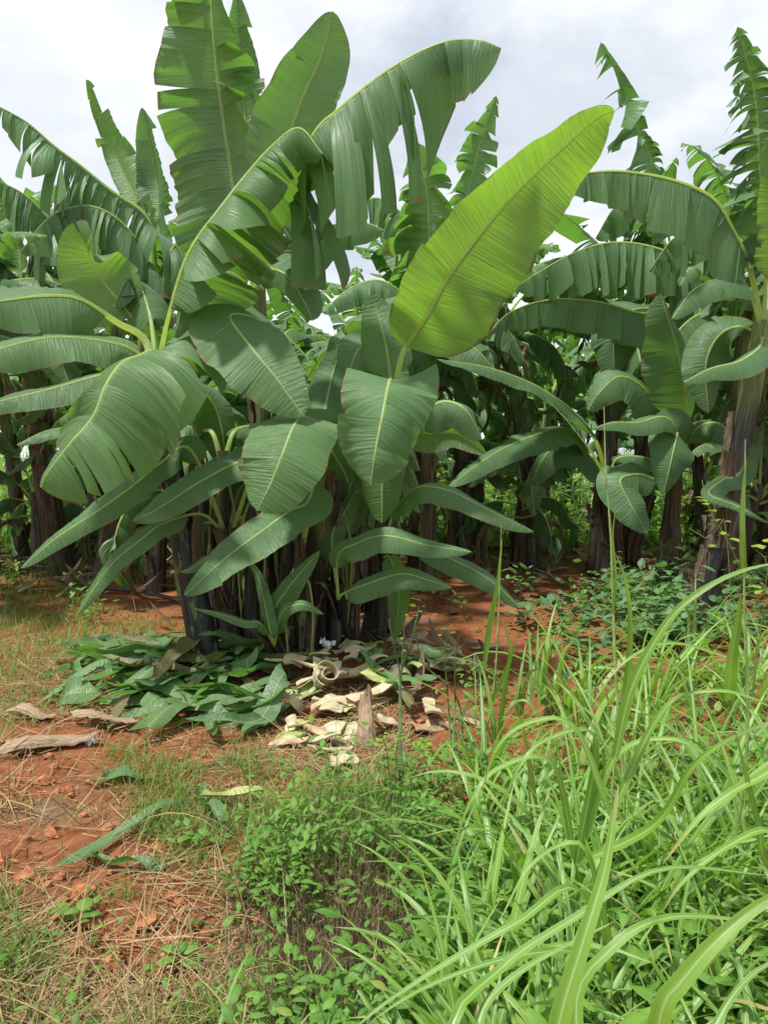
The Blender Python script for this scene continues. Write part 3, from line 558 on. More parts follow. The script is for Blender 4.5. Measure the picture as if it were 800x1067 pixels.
# ------------------------------------------------------------------ rows behind: prototypes and copies
def arch(g, h, az, elev, L, sag, n=7):
    p = np.array((0, 0, h)); out = [p.copy()]; e = elev
    for i in range(n):
        d = np.array((math.cos(az) * math.cos(e), math.sin(az) * math.cos(e), math.sin(e)))
        p = p + d * (L / n); out.append(p.copy()); e -= sag / n * (1 + .9 * i / n)
    return out
def proto(seed, h, nl, label, torn):
    g = np.random.default_rng(seed); o = thing('banana_plant', label, 'banana plant', (0, 0, 0), 'rows of banana plants beyond the clump')
    lean = g.normal(size=2) * .18
    cr = np.array((lean[0], lean[1], h)); z0 = np.zeros(3)
    make_stem([z0, np.array((lean[0] * .35, lean[1] * .35, h * .55)), cr], .125, .065, o, z0, seed, (.55, 1.5, .75), skirt=4)
    az = g.random() * 6
    for i in range(nl):
        az += 2.4 + g.normal() * .2; f = (i + .5) / nl
        e = R(84 - 74 * f + g.normal() * 6); L = 2.15 - .55 * f + g.normal() * .15; sag = R(55 + 75 * f + g.normal() * 12)
        P = arch(g, h - .12 - .12 * f, az, e, L, sag); P = [p + np.array((cr[0], cr[1], 0)) for p in P]
        tr = torn * (g.random() < .93)
        make_leaf(P, .27, .27, (-math.cos(az) * .3, -math.sin(az) * .3, 1), o, z0, pet=.2, hang=(.25 + .5 * f) if tr else .1 + .2 * f, tear=(.06 + .09 * g.random()) if tr else 0,
                  tone=(float(g.uniform(.0, .75)), float(g.uniform(0, .2)), 0), seed=seed * 31 + i, shrink=.62, droop=(.2, .2), jit=.32, ragged=.25)
    for i in range(3):                          # old brown leaves hanging down the stem
        az = g.random() * 6.28; P = arch(g, h - .35, az, R(5), 1.3, R(120)); P = [p + np.array((cr[0] * .9, cr[1] * .9, 0)) for p in P]
        make_leaf(P, .12, .12, (-math.cos(az), -math.sin(az), .4), o, z0, pet=.2, hang=.7, tear=.1, tone=(.3, .2, .9), seed=seed * 17 + i, shrink=.4)
    return o
L_ROW = 'one of the banana plants standing in rows beyond the clump, ragged leaves meeting overhead'
protos = [proto(101, 2.7, 14, L_ROW, 1), proto(102, 3.1, 13, L_ROW, 1), proto(103, 2.2, 13, L_ROW, .8), proto(104, 2.9, 14, L_ROW, 1), proto(105, 1.2, 9, L_ROW, .3)]
rows = [  # photo x, distance, prototype, turn, size
    (-60, 8.2, 0, .3, 1.0), (20, 11.5, 1, 1.5, .95), (140, 12.0, 3, 2.6, 1.0), (-90, 11, 2, 4., 1.05), (215, 11.0, 0, 3.9, .95), (300, 10.2, 2, .8, 1.05),
    (365, 11.8, 3, 5.0, 1.0), (500, 11.6, 1, 2.0, .95), (565, 13.2, 0, 3.1, 1.0), (590, 15.5, 3, .5, 1.0), (470, 14.5, 2, 1.2, 1.1), (860, 8.6, 1, .9, 1.0), (800, 11.0, 3, 2.2, 1.0),
    (735, 12.0, 0, 4.4, .98), (660, 12.6, 1, 5.5, .95), (890, 12, 2, 3.3, 1.0), (60, 15, 0, 2.2, 1.0), (-40, 16, 3, .2, 1.0), (170, 16, 1, 4.1, 1.0), (265, 15, 3, 1.1, 1.0), (335, 16, 0, 2.9, 1.0),
    (420, 17, 1, .4, 1.0), (520, 18, 3, 3.6, 1.0), (690, 16.5, 0, 1.8, 1.0), (770, 16, 1, 5.9, 1.0), (850, 17, 3, 2.7, 1.0), (20, 20, 1, 1.0, 1.0), (110, 21, 0, 3.0, 1.05), (230, 20, 2, 5., 1.2),
    (310, 22, 3, 1.9, 1.05), (400, 22, 0, 4.9, 1.05), (480, 22, 1, 2.4, 1.05), (560, 22, 3, .9, 1.05), (640, 21, 0, 3.8, 1.05), (720, 22, 1, 5.1, 1.05), (800, 21, 3, 1.4, 1.05),
    (445, 10.0, 3, 1.9, 1.0), (750, 14, 1, .7, 1.05), (100, 13, 2, 4.4, 1.1), (240, 13, 1, .2, 1.0), (820, 9.6, 2, 1.2, 1.0),
    (10, 27, 0, 1.0, 1.15), (80, 26, 1, 2.0, 1.15), (160, 27, 2, 3.0, 1.3), (350, 28, 3, 5.0, 1.2), (440, 27, 1, .3, 1.2), (520, 28, 2, 1.3, 1.35), (600, 26, 0, 2.3, 1.2), (680, 27, 3, 3.3, 1.2), (760, 27, 2, 4.3, 1.35), (250, 28, 0, 4., 1.2),
    (555, 10.4, 1, 1.6, 1.12), (625, 10.0, 0, 2.6, 1.2), (480, 10.8, 0, .2, 1.1), (-30, 8.9, 3, 2.9, 1.12), (95, 11.4, 1, 5.1, 1.12), (-25, 10, 1, 0.4, 1.2), (760, 9.2, 3, 4.2, 1.15), (850, 10.2, 1, 3.1, 1.25), (720, 13.0, 4, 3.5, 1.2), (430, 12.6, 4, 4.5, 1.1), (150, 10.6, 4, 2.9, 1.0), (690, 18, 4, 1.9, 1.4), (500, 16, 4, 2.4, 1.4),
    (-10, 33, 0, 0.0, 1.35), (37, 38, 1, 1.7, 1.35), (71, 34, 2, 3.4, 1.35), (118, 39, 3, 5.1, 1.35), (152, 35, 0, 0.6, 1.35), (199, 40, 1, 2.3, 1.35), (233, 36, 2, 4.0, 1.35), (280, 41, 3, 5.7, 1.35), (314, 37, 0, 1.2, 1.35), (361, 33, 1, 2.9, 1.35), (395, 38, 2, 4.6, 1.35), (442, 34, 3, 0.1, 1.35), (476, 39, 0, 1.8, 1.35), (510, 35, 1, 3.5, 1.35), (557, 40, 2, 5.2, 1.35), (591, 36, 3, 0.7, 1.35), (638, 41, 0, 2.4, 1.35), (672, 37, 1, 4.1, 1.35), (719, 33, 2, 5.8, 1.35), (753, 38, 3, 1.3, 1.35), (800, 34, 0, 3.0, 1.35), (834, 39, 1, 4.7, 1.35),
    (205, 8.4, 4, .6, 1.1), (300, 8.0, 4, 2.7, 1.15), (380, 8.2, 2, 3.7, .9), (160, 8.9, 2, 1.1, .9), (235, 9.4, 0, 2.2, .95),
    (40, 10.4, 4, .6, .9), (330, 9.2, 4, 2., 1.0), (540, 10.4, 4, 3.2, .9), (770, 9.4, 4, 4.4, 1.0), (250, 8.6, 4, 5.2, 1.0)]
used = set()
for x, Y, k, a_, sc in rows:
    o = protos[k] if k not in used else copy_tree(protos[k]); used.add(k)
    X = (x - 400) / F * Y
    o.location = (X, Y, float(ground_z(X, Y)) - .03); o.rotation_euler = (0, 0, a_); o.scale = (sc, sc, sc)
    if k == 4: o['label'] = 'one of the short young banana plants growing between the taller trunks'; o['group'] = 'young banana plants between the rows'

# ------------------------------------------------------------------ ground
def ground():
    mb = MB()
    xs = np.r_[np.linspace(-90, -7, 14)[:-1], np.linspace(-7, 7, 190), np.linspace(7, 90, 14)[1:]]
    ys = np.r_[np.linspace(-8, .6, 8)[:-1], np.linspace(.6, 12, 190), np.linspace(12, 40, 40)[1:], np.geomspace(40, 600, 12)[1:]]
    X, Y = np.meshgrid(xs, ys, indexing='ij')
    Z = ground_z(X, Y) + .034 * (fnoise(X, Y, .12, 2) - .5) * (Y < 12) * (np.abs(X) < 7)
    mb.grid(np.stack((X, Y, Z), -1)[:, ::-1][::-1].transpose(1, 0, 2)[::-1])
    o = mb.build('ground', M['soil']); tag(o, kind='structure')
    me = o.data
    if me.polygons[0].normal.z < 0: me.flip_normals()
ground()

def blades(mb, P, yaw, lean, bend, L, W, k=4, c=2, prof='grass', fold=.25, twist=0., tone=None, dry=None):
    P = np.asarray(P, float); n = len(P)
    bc = lambda a: np.broadcast_to(np.asarray(a, float), (n,))[:, None]
    yaw, lean, bend, L, W, twist = map(bc, (yaw, lean, bend, L, W, twist))
    t = np.linspace(0, 1, k + 1)[None]
    ang = lean + bend * t ** 1.35
    H = np.concatenate((np.cos(yaw), np.sin(yaw), 0 * yaw), 1)[:, None]
    Zv = np.array((0, 0, 1.))
    T = H * np.sin(ang)[..., None] + Zv * np.cos(ang)[..., None]
    st = (T[:, :-1] + T[:, 1:]) / 2 * (L / k)[..., None]
    pos = P[:, None] + np.concatenate((np.zeros((n, 1, 3)), np.cumsum(st, 1)), 1)
    sd = np.concatenate((-np.sin(yaw), np.cos(yaw), 0 * yaw), 1)[:, None] + 0 * T
    nm = np.cross(sd, T)
    tw = (twist * t)[..., None]
    s2 = sd * np.cos(tw) + nm * np.sin(tw); n2 = np.cross(s2, T)
    if prof == 'grass': w = np.clip((1 - t) ** .75 * np.minimum(1, .55 + t * 2.2), .02, 1)
    elif prof == 'ovate': w = np.clip(np.sin(np.pi * np.clip(t, 0.02, .985) ** .8) ** .8, .04, 1)
    else: w = 1 - .6 * t
    hw = (W / 2) * w
    off = np.linspace(-1, 1, c)
    G = pos[:, :, None] + s2[:, :, None] * (hw[..., None] * off)[..., None]
    if c == 3: G = G + (n2 * (-fold) * hw[..., None])[:, :, None] * (np.abs(off) < .5)[None, None, :, None]
    UV = np.stack(np.broadcast_arrays((off[None, None] + 1) / 2, t[..., None] + 0 * G[..., 0]), -1)
    tone = RNG.random(n) if tone is None else np.broadcast_to(tone, (n,)); dry = np.zeros(n) if dry is None else np.broadcast_to(dry, (n,))
    A = np.stack(np.broadcast_arrays(tone[:, None, None], dry[:, None, None] + 0 * G[..., 0]), -1)
    A = np.stack((np.broadcast_to(tone[:, None, None], G.shape[:3]), np.broadcast_to(dry[:, None, None], G.shape[:3])), -1)
    mb.grid(G, UV, A)
    return pos

def sample(n, dens, u=(-260, 1060), v=(548, 1420)):     # ground points, spread evenly as seen, thinned by a density
    uu = RNG.uniform(*u, n * 6); vv = RNG.uniform(*v, n * 6)
    d = np.stack(((uu - 400) / F, CP + (533.5 - vv) / F * SP, -SP + (533.5 - vv) / F * CP), 1)
    p = d * (CAMZ / -d[:, 2:3]); p = p[(p[:, 1] > .85)]
    uu, vv = proj(np.c_[p[:, :2], np.zeros(len(p))])
    keep = RNG.random(len(p)) < dens(uu, vv, p[:, 0], p[:, 1])
    p = p[keep][:n]; p[:, 2] = ground_z(p[:, 0], p[:, 1]); return p
def sst(x, a, b): t = np.clip((x - a) / (b - a), 0, 1); return t * t * (3 - 2 * t)
VB = [540, 600, 660, 740, 800, 900, 1067, 1300, 1450]; UB = [760, 690, 600, 505, 470, 440, 420, 390, 360]
def right_side(u, v): return sst(u - np.interp(v, VB, UB), -30, 45)
def bush(u, v): return np.clip(sst(u - np.interp(v, [770, 820, 880, 960, 1067, 1400], [400, 330, 275, 240, 225, 190]), -25, 35) * sst(v, 800, 845) * (1 - .72 * sst(v, 935, 1010)) * (1 - .72 * np.exp(-(((u - 375) / 85) ** 2 + ((v - 1015) / 110) ** 2) ** 1.5)), 0, 1)
def tangle(u, v): return np.exp(-(((u - 375) / 85) ** 2 + ((v - 1015) / 110) ** 2) ** 1.5)
def soil_bare(u, v, x, y):
    b = np.exp(-(((u - 45) / 85) ** 2 + ((v - 815) / 60) ** 2)) + np.exp(-(((u - 130) / 75) ** 2 + ((v - 628) / 18) ** 2))
    b = b + np.exp(-(((u - 550) / 90) ** 2 + ((v - 610) / 45) ** 2)) + .9 * np.exp(-(((u - 170) / 120) ** 2 + ((v - 985) / 50) ** 2)) + .7 * np.exp(-(((u - 10) / 70) ** 2 + ((v - 930) / 50) ** 2)) + .6 * np.exp(-(((u - 270) / 70) ** 2 + ((v - 885) / 22) ** 2))
    return np.clip(b, 0, 1)
def heap(u, v): return np.clip(np.exp(-(((u - 270) / 210) ** 2 + ((v - 725) / 55) ** 2) ** 2) + np.exp(-(((u - 355) / 80) ** 2 + ((v - 780) / 42) ** 2) ** 2), 0, 1)

# short green grass
def d_turf(u, v, x, y):
    d = (.62 * sst(fnoise(x, y, .30), .40, .62) + .10) * (u < 420)
    d = d + 1.3 * np.exp(-(((u - 40) / 120) ** 2 + ((v - 632) / 36) ** 2)) + .5 * sst(fnoise(x, y, .3, 3), .5, .7) * (v > 930) * (u < 150)
    d = d + (.22 * right_side(u, v) + .5 * bush(u, v)) * (1 - .8 * tangle(u, v)) + .25 * sst(v, 620, 560)
    return np.clip(d - 1.1 * soil_bare(u, v, x, y) - .9 * heap(u, v), 0, 1) + .012
mb = MB(); p = np.vstack((sample(16000, d_turf), sample(36000, d_turf, (-150, 430), (560, 1180)))); n = len(p); u_, v_ = proj(p)
Lb = np.clip(RNG.gamma(3, .028, n), .03, .22) * np.where(p[:, 1] > 6, 1.2, 1.0) * (1 + .7 * right_side(u_, v_) + .8 * bush(u_, v_))
blades(mb, p, RNG.uniform(0, 6.28, n), RNG.uniform(.05, .8, n), RNG.uniform(.2, 1.5, n), Lb, RNG.uniform(.003, .0070, n) * (1 + .09 * p[:, 1]), 3, 2,
       tone=np.clip(fnoise(p[:, 0], p[:, 1], .5, 2) + RNG.normal(0, .2, n), 0, 1), dry=np.clip(RNG.normal(.05, .28, n), 0, .8))
tag(mb.build('grass', M['turf']), 'short green grass growing in patches on the red soil', 'grass', kind='stuff')

# dry straw lying on the soil
def d_straw(u, v, x, y):
    d = (.14 + .8 * sst(fnoise(x, y, .27, 5), .42, .64)) * (1 - right_side(u, v)) * sst(v, 640, 720) + .22 * np.exp(-(((u - 60) / 150) ** 2 + ((v - 700) / 40) ** 2)) + .10
    d = d + .8 * np.exp(-(((u - 300) / 120) ** 2 + ((v - 1040) / 110) ** 2)) + .6 * np.exp(-(((u - 350) / 50) ** 2 + ((v - 775) / 25) ** 2))
    return np.clip(d - .95 * soil_bare(u, v, x, y) + .12 * (v < 800) * (v > 640), .06, 1)
mb = MB(); p = np.vstack((sample(9000, d_straw), sample(21000, d_straw, (-150, 430), (600, 1180)))); n = len(p); p[:, 2] += RNG.uniform(.002, .022, n)
blades(mb, p, RNG.uniform(0, 6.28, n), RNG.uniform(1.25, 1.55, n), RNG.normal(.12, .3, n), np.clip(RNG.gamma(2.6, .055, n), .04, .45), RNG.uniform(.002, .0055, n) * (1 + .07 * p[:, 1]), 4, 2, prof='tape',
       twist=RNG.normal(0, 1., n), tone=RNG.random(n), dry=np.clip(RNG.normal(.1, .35, n), 0, 1))
p = sample(700, lambda u, v, x, y: .7 * np.exp(-(((u - 300) / 130) ** 2 + ((v - 1040) / 120) ** 2)) + .1 * (1 - right_side(u, v)) * sst(v, 760, 850)); n = len(p)
blades(mb, p, RNG.uniform(0, 6.28, n), RNG.uniform(.2, 1.2, n), RNG.uniform(.4, 1.6, n), RNG.uniform(.12, .5, n), RNG.uniform(.003, .008, n), 6, 2, twist=RNG.normal(0, .8, n), dry=np.clip(RNG.normal(.1, .3, n), 0, 1))
tag(mb.build('straw', M['straw']), 'dry straw and dead grass stalks strewn over the soil', 'straw', kind='stuff')

# dead brown twigs of the old brush at the bottom middle
mb = MB(); p = sample(4600, lambda u, v, x, y: tangle(u, v) + .05 * bush(u, v), (180, 560), (850, 1420)); n = len(p)
blades(mb, p, RNG.uniform(0, 6.28, n), RNG.uniform(.0, 1.0, n), RNG.normal(.2, .7, n), RNG.uniform(.10, .34, n), RNG.uniform(.002, .005, n), 5, 2, prof='tape', twist=RNG.normal(0, .8, n), dry=RNG.random(n) * .7)
tag(mb.build('twigs', M['twig']), 'thin dead brown twigs tangled under the green weeds', 'twigs', kind='stuff')

# small leafed weeds
def weeds(mb, P, hmean, nl, leaf, wr=.5, spread=.12, tones=(.5, .25)):
    n = len(P); h = np.clip(RNG.normal(hmean, hmean * .35, n), hmean * .3, hmean * 2)
    yaw = RNG.uniform(0, 6.28, n); ln = np.abs(RNG.normal(0, .35, n))
    blades(mb, P, yaw, ln * .6, ln, h, .004 + 0 * h, 3, 2, prof='tape', dry=.35 * RNG.random(n))
    q = np.repeat(np.arange(n), nl); f = RNG.uniform(.25, 1., len(q)) ** .8
    a = ln[q] * .9
    B = P[q] + np.stack((np.cos(yaw[q]) * np.sin(a) * f * h[q], np.sin(yaw[q]) * np.sin(a) * f * h[q], np.cos(a) * f * h[q]), 1)
    B = B + np.c_[RNG.normal(0, spread * .5, (len(q), 2)), RNG.normal(0, spread * .2, len(q))]; B[:, 2] = np.maximum(B[:, 2], P[q, 2] + .01)
    L = leaf * RNG.uniform(.55, 1.4, len(q)); tn = np.clip(RNG.normal(tones[0], tones[1], n)[q] + RNG.normal(0, .15, len(q)), 0, 1)
    blades(mb, B, RNG.uniform(0, 6.28, len(q)), RNG.uniform(.7, 1.45, len(q)), RNG.uniform(.1, .9, len(q)), L, L * wr * RNG.uniform(.8, 1.2, len(q)), 4, 3, prof='ovate', fold=.22,
           tone=tn, dry=np.where(RNG.random(len(q)) < .05, .8, 0.) * RNG.random(len(q)))
mb = MB()
weeds(mb, sample(430, lambda u, v, x, y: .9 * bush(u, v) * (1 - .55 * right_side(u, v)) * (.35 + .65 * sst(fnoise(x, y, .3, 1), .35, .6))), .32, 44, .036)
weeds(mb, sample(700, lambda u, v, x, y: .8 * right_side(u, v) * (1 - .8 * tangle(u, v)) * sst(fnoise(x, y, .35, 3), .3, .6)), .30, 24, .055)
weeds(mb, sample(160, lambda u, v, x, y: .4 * (1 - right_side(u, v)) * (1 - bush(u, v)) * (v > 620) * (1 - soil_bare(u, v, x, y)) * (1 - heap(u, v))), .08, 8, .04)
weeds(mb, sample(520, lambda u, v, x, y: .9 * (v < 650) * (v > 556) * sst(fnoise(x, y, .8, 2), .35, .6) * (1 - soil_bare(u, v, x, y))), .26, 16, .075)
tag(mb.build('weeds', M['weed']), 'low green weeds with small oval leaves spreading through the grass', 'weeds', kind='stuff')
mb = MB()
weeds(mb, sample(230, lambda u, v, x, y: np.exp(-(((u - 700) / 100) ** 2 + ((v - 655) / 38) ** 2)), v=(590, 760)), .36, 20, .10, .68, .2)
weeds(mb, sample(110, lambda u, v, x, y: np.exp(-(((u - 600) / 45) ** 2 + ((v - 650) / 25) ** 2)), v=(590, 760)), .18, 16, .085, .6, .16)
tag(mb.build('weeds', M['weedblue']), 'round leafed weeds crowding under the right hand banana plants', 'weeds', kind='stuff')
# green growth beyond the plantation rows
mb = MB(); n = 12000; yy = 12 + 43 * RNG.random(n) ** 1.4
P = np.stack((RNG.uniform(-.62, .62, n) * yy, yy, np.zeros(n)), 1)
weeds(mb, P[:1600], .9, 14, .20, .5, .6)

blades(mb, P, RNG.uniform(0, 6.28, n), RNG.uniform(0, .5, n), RNG.uniform(.2, 1.4, n), RNG.uniform(.4, 1.2, n) * (.7 + yy / 26), RNG.uniform(.02, .04, n) * (.6 + yy / 22), 4, 2)
tag(mb.build('undergrowth', M['blade']), 'tall green undergrowth seen between the trunks beyond the rows', 'undergrowth', kind='stuff')
# dead brown leaves hanging and lying between the left trunks and under the rows
mb = MB(); n = 1500
P = np.stack((RNG.uniform(-9, 9, n), RNG.uniform(8.2, 17, n), np.zeros(n)), 1); P[:, 2] = ground_z(P[:, 0], P[:, 1]) + RNG.uniform(.01, .08, n)
blades(mb, P, RNG.uniform(0, 6.28, n), RNG.uniform(1.1, 1.6, n), RNG.normal(.1, .4, n), RNG.uniform(.2, .8, n), RNG.uniform(.03, .10, n), 5, 3, prof='ovate', dry=RNG.random(n) * .8)
P = sample(620, lambda u, v, x, y: np.exp(-(((u - 300) / 130) ** 2 + ((v - 700) / 28) ** 2)) + 1.2 * np.exp(-(((u - 450) / 60) ** 2 + ((v - 705) / 42) ** 2))); n = len(P); P[:, 2] += RNG.uniform(.0, .06, n)
blades(mb, P, RNG.uniform(0, 6.28, n), RNG.uniform(.9, 1.6, n), RNG.normal(.1, .5, n), RNG.uniform(.1, .42, n), RNG.uniform(.02, .10, n), 5, 3, prof='ovate', twist=RNG.normal(0, .6, n), dry=RNG.random(n) * .8)
tag(mb.build('litter', M['litter']), 'dead brown banana leaf litter under the trunks', 'leaf litter', kind='stuff')
# clods of red soil
mb = MB(); P = sample(1500, lambda u, v, x, y: .7 * soil_bare(u, v, x, y) + .05); n = len(P)
for q in P:
    r = float(np.clip(RNG.gamma(2., .008), .005, .045)); th = np.linspace(0, math.pi, 5); ph = np.linspace(0, 2 * math.pi, 8)
    rr = r * (1 + .25 * RNG.normal(size=(5, 8))); rr[:, -1] = rr[:, 0]; rr[0] = rr[0, 0]; rr[-1] = rr[-1, 0]
    G = q + np.stack((rr * np.sin(th)[:, None] * np.cos(ph), rr * np.sin(th)[:, None] * np.sin(ph), .7 * rr * np.cos(th)[:, None] + 0 * ph), -1)
    mb.grid(G)
tag(mb.build('soil_clods', M['clod'], smooth=False), 'loose clods of red soil', 'soil clods', kind='stuff')

# ------------------------------------------------------------------ broad grass
def tuft(mb, p, nb, L, W, g=RNG, droop=1.9):
    n = nb; P = np.repeat(np.asarray(p)[None], n, 0) + np.c_[g.normal(0, .03, (n, 2)), g.uniform(0, .22, n)]
    blades(mb, P, g.uniform(0, 6.28, n), g.uniform(.1, .6, n), g.uniform(.5, droop, n), L * g.uniform(.55, 1.2, n), W * g.uniform(.6, 1.25, n), 10, 3, twist=g.normal(0, .5, n), fold=.3,
           dry=np.where(g.random(n) < .06, g.random(n) * .8, 0))
mb = MB()
for q in sample(270, lambda u, v, x, y: .9 * right_side(u - 40, v) * (1 - tangle(u, v)) * (y < 5.5) * (.25 + .75 * sst(fnoise(x, y, .5, 6), .3, .55))):
    k = float(np.interp(q[1], (1., 2.2, 4), (.62, .9, 1.0))); tuft(mb, q, int(RNG.integers(6, 11)), .68 * k, .037)
for q in sample(60, lambda u, v, x, y: .8 * sst(u, 560, 720) * (v > 740) * (v < 1150)):
    k = float(np.interp(q[1], (1.2, 2.2, 4), (.75, 1., 1.1))); tuft(mb, q, int(RNG.integers(4, 8)), .85 * k, .032, droop=1.5)
for q in sample(70, lambda u, v, x, y: .8 * bush(u, v) * (1 - right_side(u, v))): tuft(mb, q, int(RNG.integers(3, 7)), .34, .012)
for q in sample(60, lambda u, v, x, y: .5 * (y > 5) * (y < 10) * right_side(u - 60, v)): tuft(mb, q, 5, .5, .016)
tag(mb.build('tall_grass', M['blade']), 'mass of broad bladed green grass filling the bottom right', 'tall grass', kind='stuff')

def ribbon(mb, pts, width, nrm=(0, -.5, 1), k=26, prof='grass', fold=.28, px=True, tone=.5, dry=0., flat0=.6):
    P = [at(*p) for p in pts] if px else pts
    sp, L = spline(P, k); T = np.gradient(sp, axis=0); T /= np.linalg.norm(T, axis=1)[:, None]
    U = np.asarray(nrm, float); U = np.broadcast_to(U, sp.shape) if U.ndim == 1 else np.stack([np.interp(np.linspace(0, 1, k), np.linspace(0, 1, len(U)), U[:, i]) for i in range(3)], 1)
    S = np.cross(T, U); S /= np.linalg.norm(S, axis=1)[:, None] + 1e-9; N = np.cross(S, T)
    t = np.linspace(0, 1, k); w = 1.15 * width / 2 * np.clip((1 - t) ** .6 * np.minimum(1, flat0 + t * 2), .03, 1)
    off = np.array((-1, -.5, 0, .5, 1.)); G = sp[:, None] + S[:, None] * (w[:, None] * off)[..., None] - N[:, None] * (fold * w[:, None] * (1 - np.abs(off)))[..., None]
    G = G + N[:, None] * (.10 * w[:, None] * np.sin(t * 19 + 1)[:, None] * np.abs(off))[..., None]
    mb.grid(G, np.stack(np.broadcast_arrays((off[None] + 1) / 2, t[:, None]), -1), np.broadcast_to((tone, dry), G.shape[:2] + (2,)))
GRASS = 'tall grass plants standing in the near right'
def grass_plant(label, base, culm, blds, cw=.006, extra=4, group=GRASS):
    """culm: photo points with distance, or None; blds: (points, width in m, surface direction, tone)"""
    b = np.array(base, float); b[2] = ground_z(b[0], b[1]) - .01
    o = thing('grass_plant', label, 'grass plant', tuple(b), group)
    top = None
    if culm is None: top = at(*blds[0][0][0]); culm = [blds[0][0][0]]
    if culm is not None:
        mb = MB(); P = [b] + [at(*c) for c in culm]; sp, L = spline(P, 40)
        r = np.interp(np.linspace(0, 1, 40), (0, .6, 1), (cw, cw * .7, cw * .25)) * (1 + .35 * (np.arange(40) % 9 == 4)); mb.tube(sp, r, 6)
        mb.build('culm', M['culm'], o, b)
    for pts, w, nr, tn in blds:
        pw = [at(*p_) for p_ in pts]
        if top is not None and np.linalg.norm(pw[0] - top) > .012: pw = [top * .85 + b * .15] + pw[1:]
        mb = MB(); ribbon(mb, pw, w, nr, tone=tn, px=False); mb.build('blade', M['blade'], o, b)
    for i in range(extra):
        mb = MB(); tuft(mb, b + np.array((0, 0, .03)), 1, .5, .018); mb.build('blade', M['blade'], o, b)
    return o
FC = (0, -1, .3); TP = (0, -.5, 1)
grass_plant('tall grass stem standing straight in front of the distant trunks with a forked top leaf', g3(655, 0, 2.35), [(650, 860, 2.35), (641, 700, 2.38), (636, 560, 2.4), (631, 495, 2.4), (629, 424, 2.4)], [
    ([(631, 497, 2.4), (612, 466, 2.38), (592, 440, 2.36), (568, 414, 2.35)], .012, TP, .9),
    ([(638, 640, 2.38), (641, 600, 2.36), (638, 560, 2.36), (641, 530, 2.36)], .010, FC, .6),
    ([(646, 760, 2.3), (654, 700, 2.25), (656, 640, 2.2), (650, 600, 2.2), (640, 575, 2.2)], .024, (-.6, -.8, .2), .7)], .006, 3)
grass_plant('tall grass plant with one broad blade arching high to the right edge', g3(640, 0, 1.75), None, [
    ([(640, 790, 1.75), (658, 715, 1.72), (697, 645, 1.7), (738, 611, 1.68), (775, 594, 1.66), (815, 585, 1.65)], .026, (-.5, -.7, .6), .45),
    ([(655, 790, 1.8), (690, 740, 1.75), (740, 720, 1.7), (790, 730, 1.68), (830, 760, 1.65)], .020, TP, .6),
    ([(640, 790, 1.8), (600, 760, 1.8), (560, 750, 1.8), (520, 775, 1.8), (500, 830, 1.8)], .018, TP, .7)], extra=3)
grass_plant('tall grass stem at the right edge with a folded upright blade', g3(772, 0, 2.2), [(776, 800, 2.2), (775, 640, 2.2), (775, 560, 2.2), (776, 458, 2.2)], [
    ([(775, 600, 2.2), (773, 560, 2.18), (773, 520, 2.18), (777, 480, 2.18)], .020, FC, .6),
    ([(760, 730, 2.1), (762, 690, 2.05), (768, 650, 2.02), (772, 618, 2.0)], .038, FC, .7),
    ([(775, 690, 2.2), (700, 670, 2.1), (650, 690, 2.0), (615, 735, 2.0)], .016, TP, .8)], .006, 3)
grass_plant('nearest grass plant with a long broad pale striped blade rising from the bottom edge', g3(570, 0, 1.0), None, [
    ([(560, 1240, 1.0), (578, 1085, 1.02), (606, 985, 1.05), (630, 905, 1.1), (644, 818, 1.15)], .034, (-.35, -.9, .2), .75),
    ([(590, 1210, 1.0), (470, 1090, 1.05), (520, 1010, 1.15), (600, 955, 1.2), (690, 905, 1.25), (800, 912, 1.3)], .018, TP, .55),
    ([(560, 1240, 1.0), (520, 1120, 1.05), (500, 1060, 1.1), (545, 1010, 1.15), (640, 960, 1.2)], .016, TP, .5)], extra=0)
grass_plant('near grass plant with a wide striped blade sweeping off the bottom right corner', g3(690, 0, .95), None, [
    ([(670, 1230, .95), (686, 1065, .95), (712, 1020, .95), (752, 975, .96), (800, 938, .98), (860, 915, 1.0)], .032, (-.4, -.8, .4), .8),
    ([(660, 1200, 1.1), (600, 1060, 1.12), (640, 985, 1.15), (700, 955, 1.18), (790, 960, 1.2)], .024, TP, .6),
    ([(700, 1200, 1.1), (740, 1080, 1.15), (790, 1010, 1.2), (840, 1000, 1.2)], .02, TP, .35)], extra=0)
grass_plant('near grass plant whose long blades arch left across the brown twigs', g3(640, 0, 1.6), None, [
    ([(640, 1000, 1.6), (600, 925, 1.5), (540, 960, 1.4), (470, 1000, 1.35), (400, 1046, 1.3), (360, 1080, 1.3)], .020, TP, .6),
    ([(640, 1000, 1.6), (590, 990, 1.5), (520, 1000, 1.45), (440, 1030, 1.4), (385, 1065, 1.4)], .018, TP, .4),
    ([(640, 1000, 1.6), (612, 890, 1.6), (585, 880, 1.6), (550, 905, 1.55), (520, 960, 1.5)], .016, TP, .7)], extra=4)
grass_plant('grass plant amid the grass with blades drooping left over the weeds', g3(600, 0, 2.0), None, [
    ([(600, 900, 2.0), (575, 795, 2.0), (520, 800, 1.95), (490, 835, 1.9), (470, 890, 1.9)], .022, TP, .65),
    ([(600, 900, 2.0), (620, 770, 2.0), (570, 770, 1.95), (540, 800, 1.9), (520, 850, 1.9)], .022, TP, .5),
    ([(600, 900, 2.0), (640, 790, 2.0), (700, 770, 1.95), (750, 800, 1.9), (780, 850, 1.9)], .024, TP, .6),
    ([(600, 900, 2.0), (680, 860, 1.9), (720, 800, 1.8), (760, 770, 1.75), (820, 745, 1.7)], .026, (-.3, -.7, .8), .7)], extra=4)
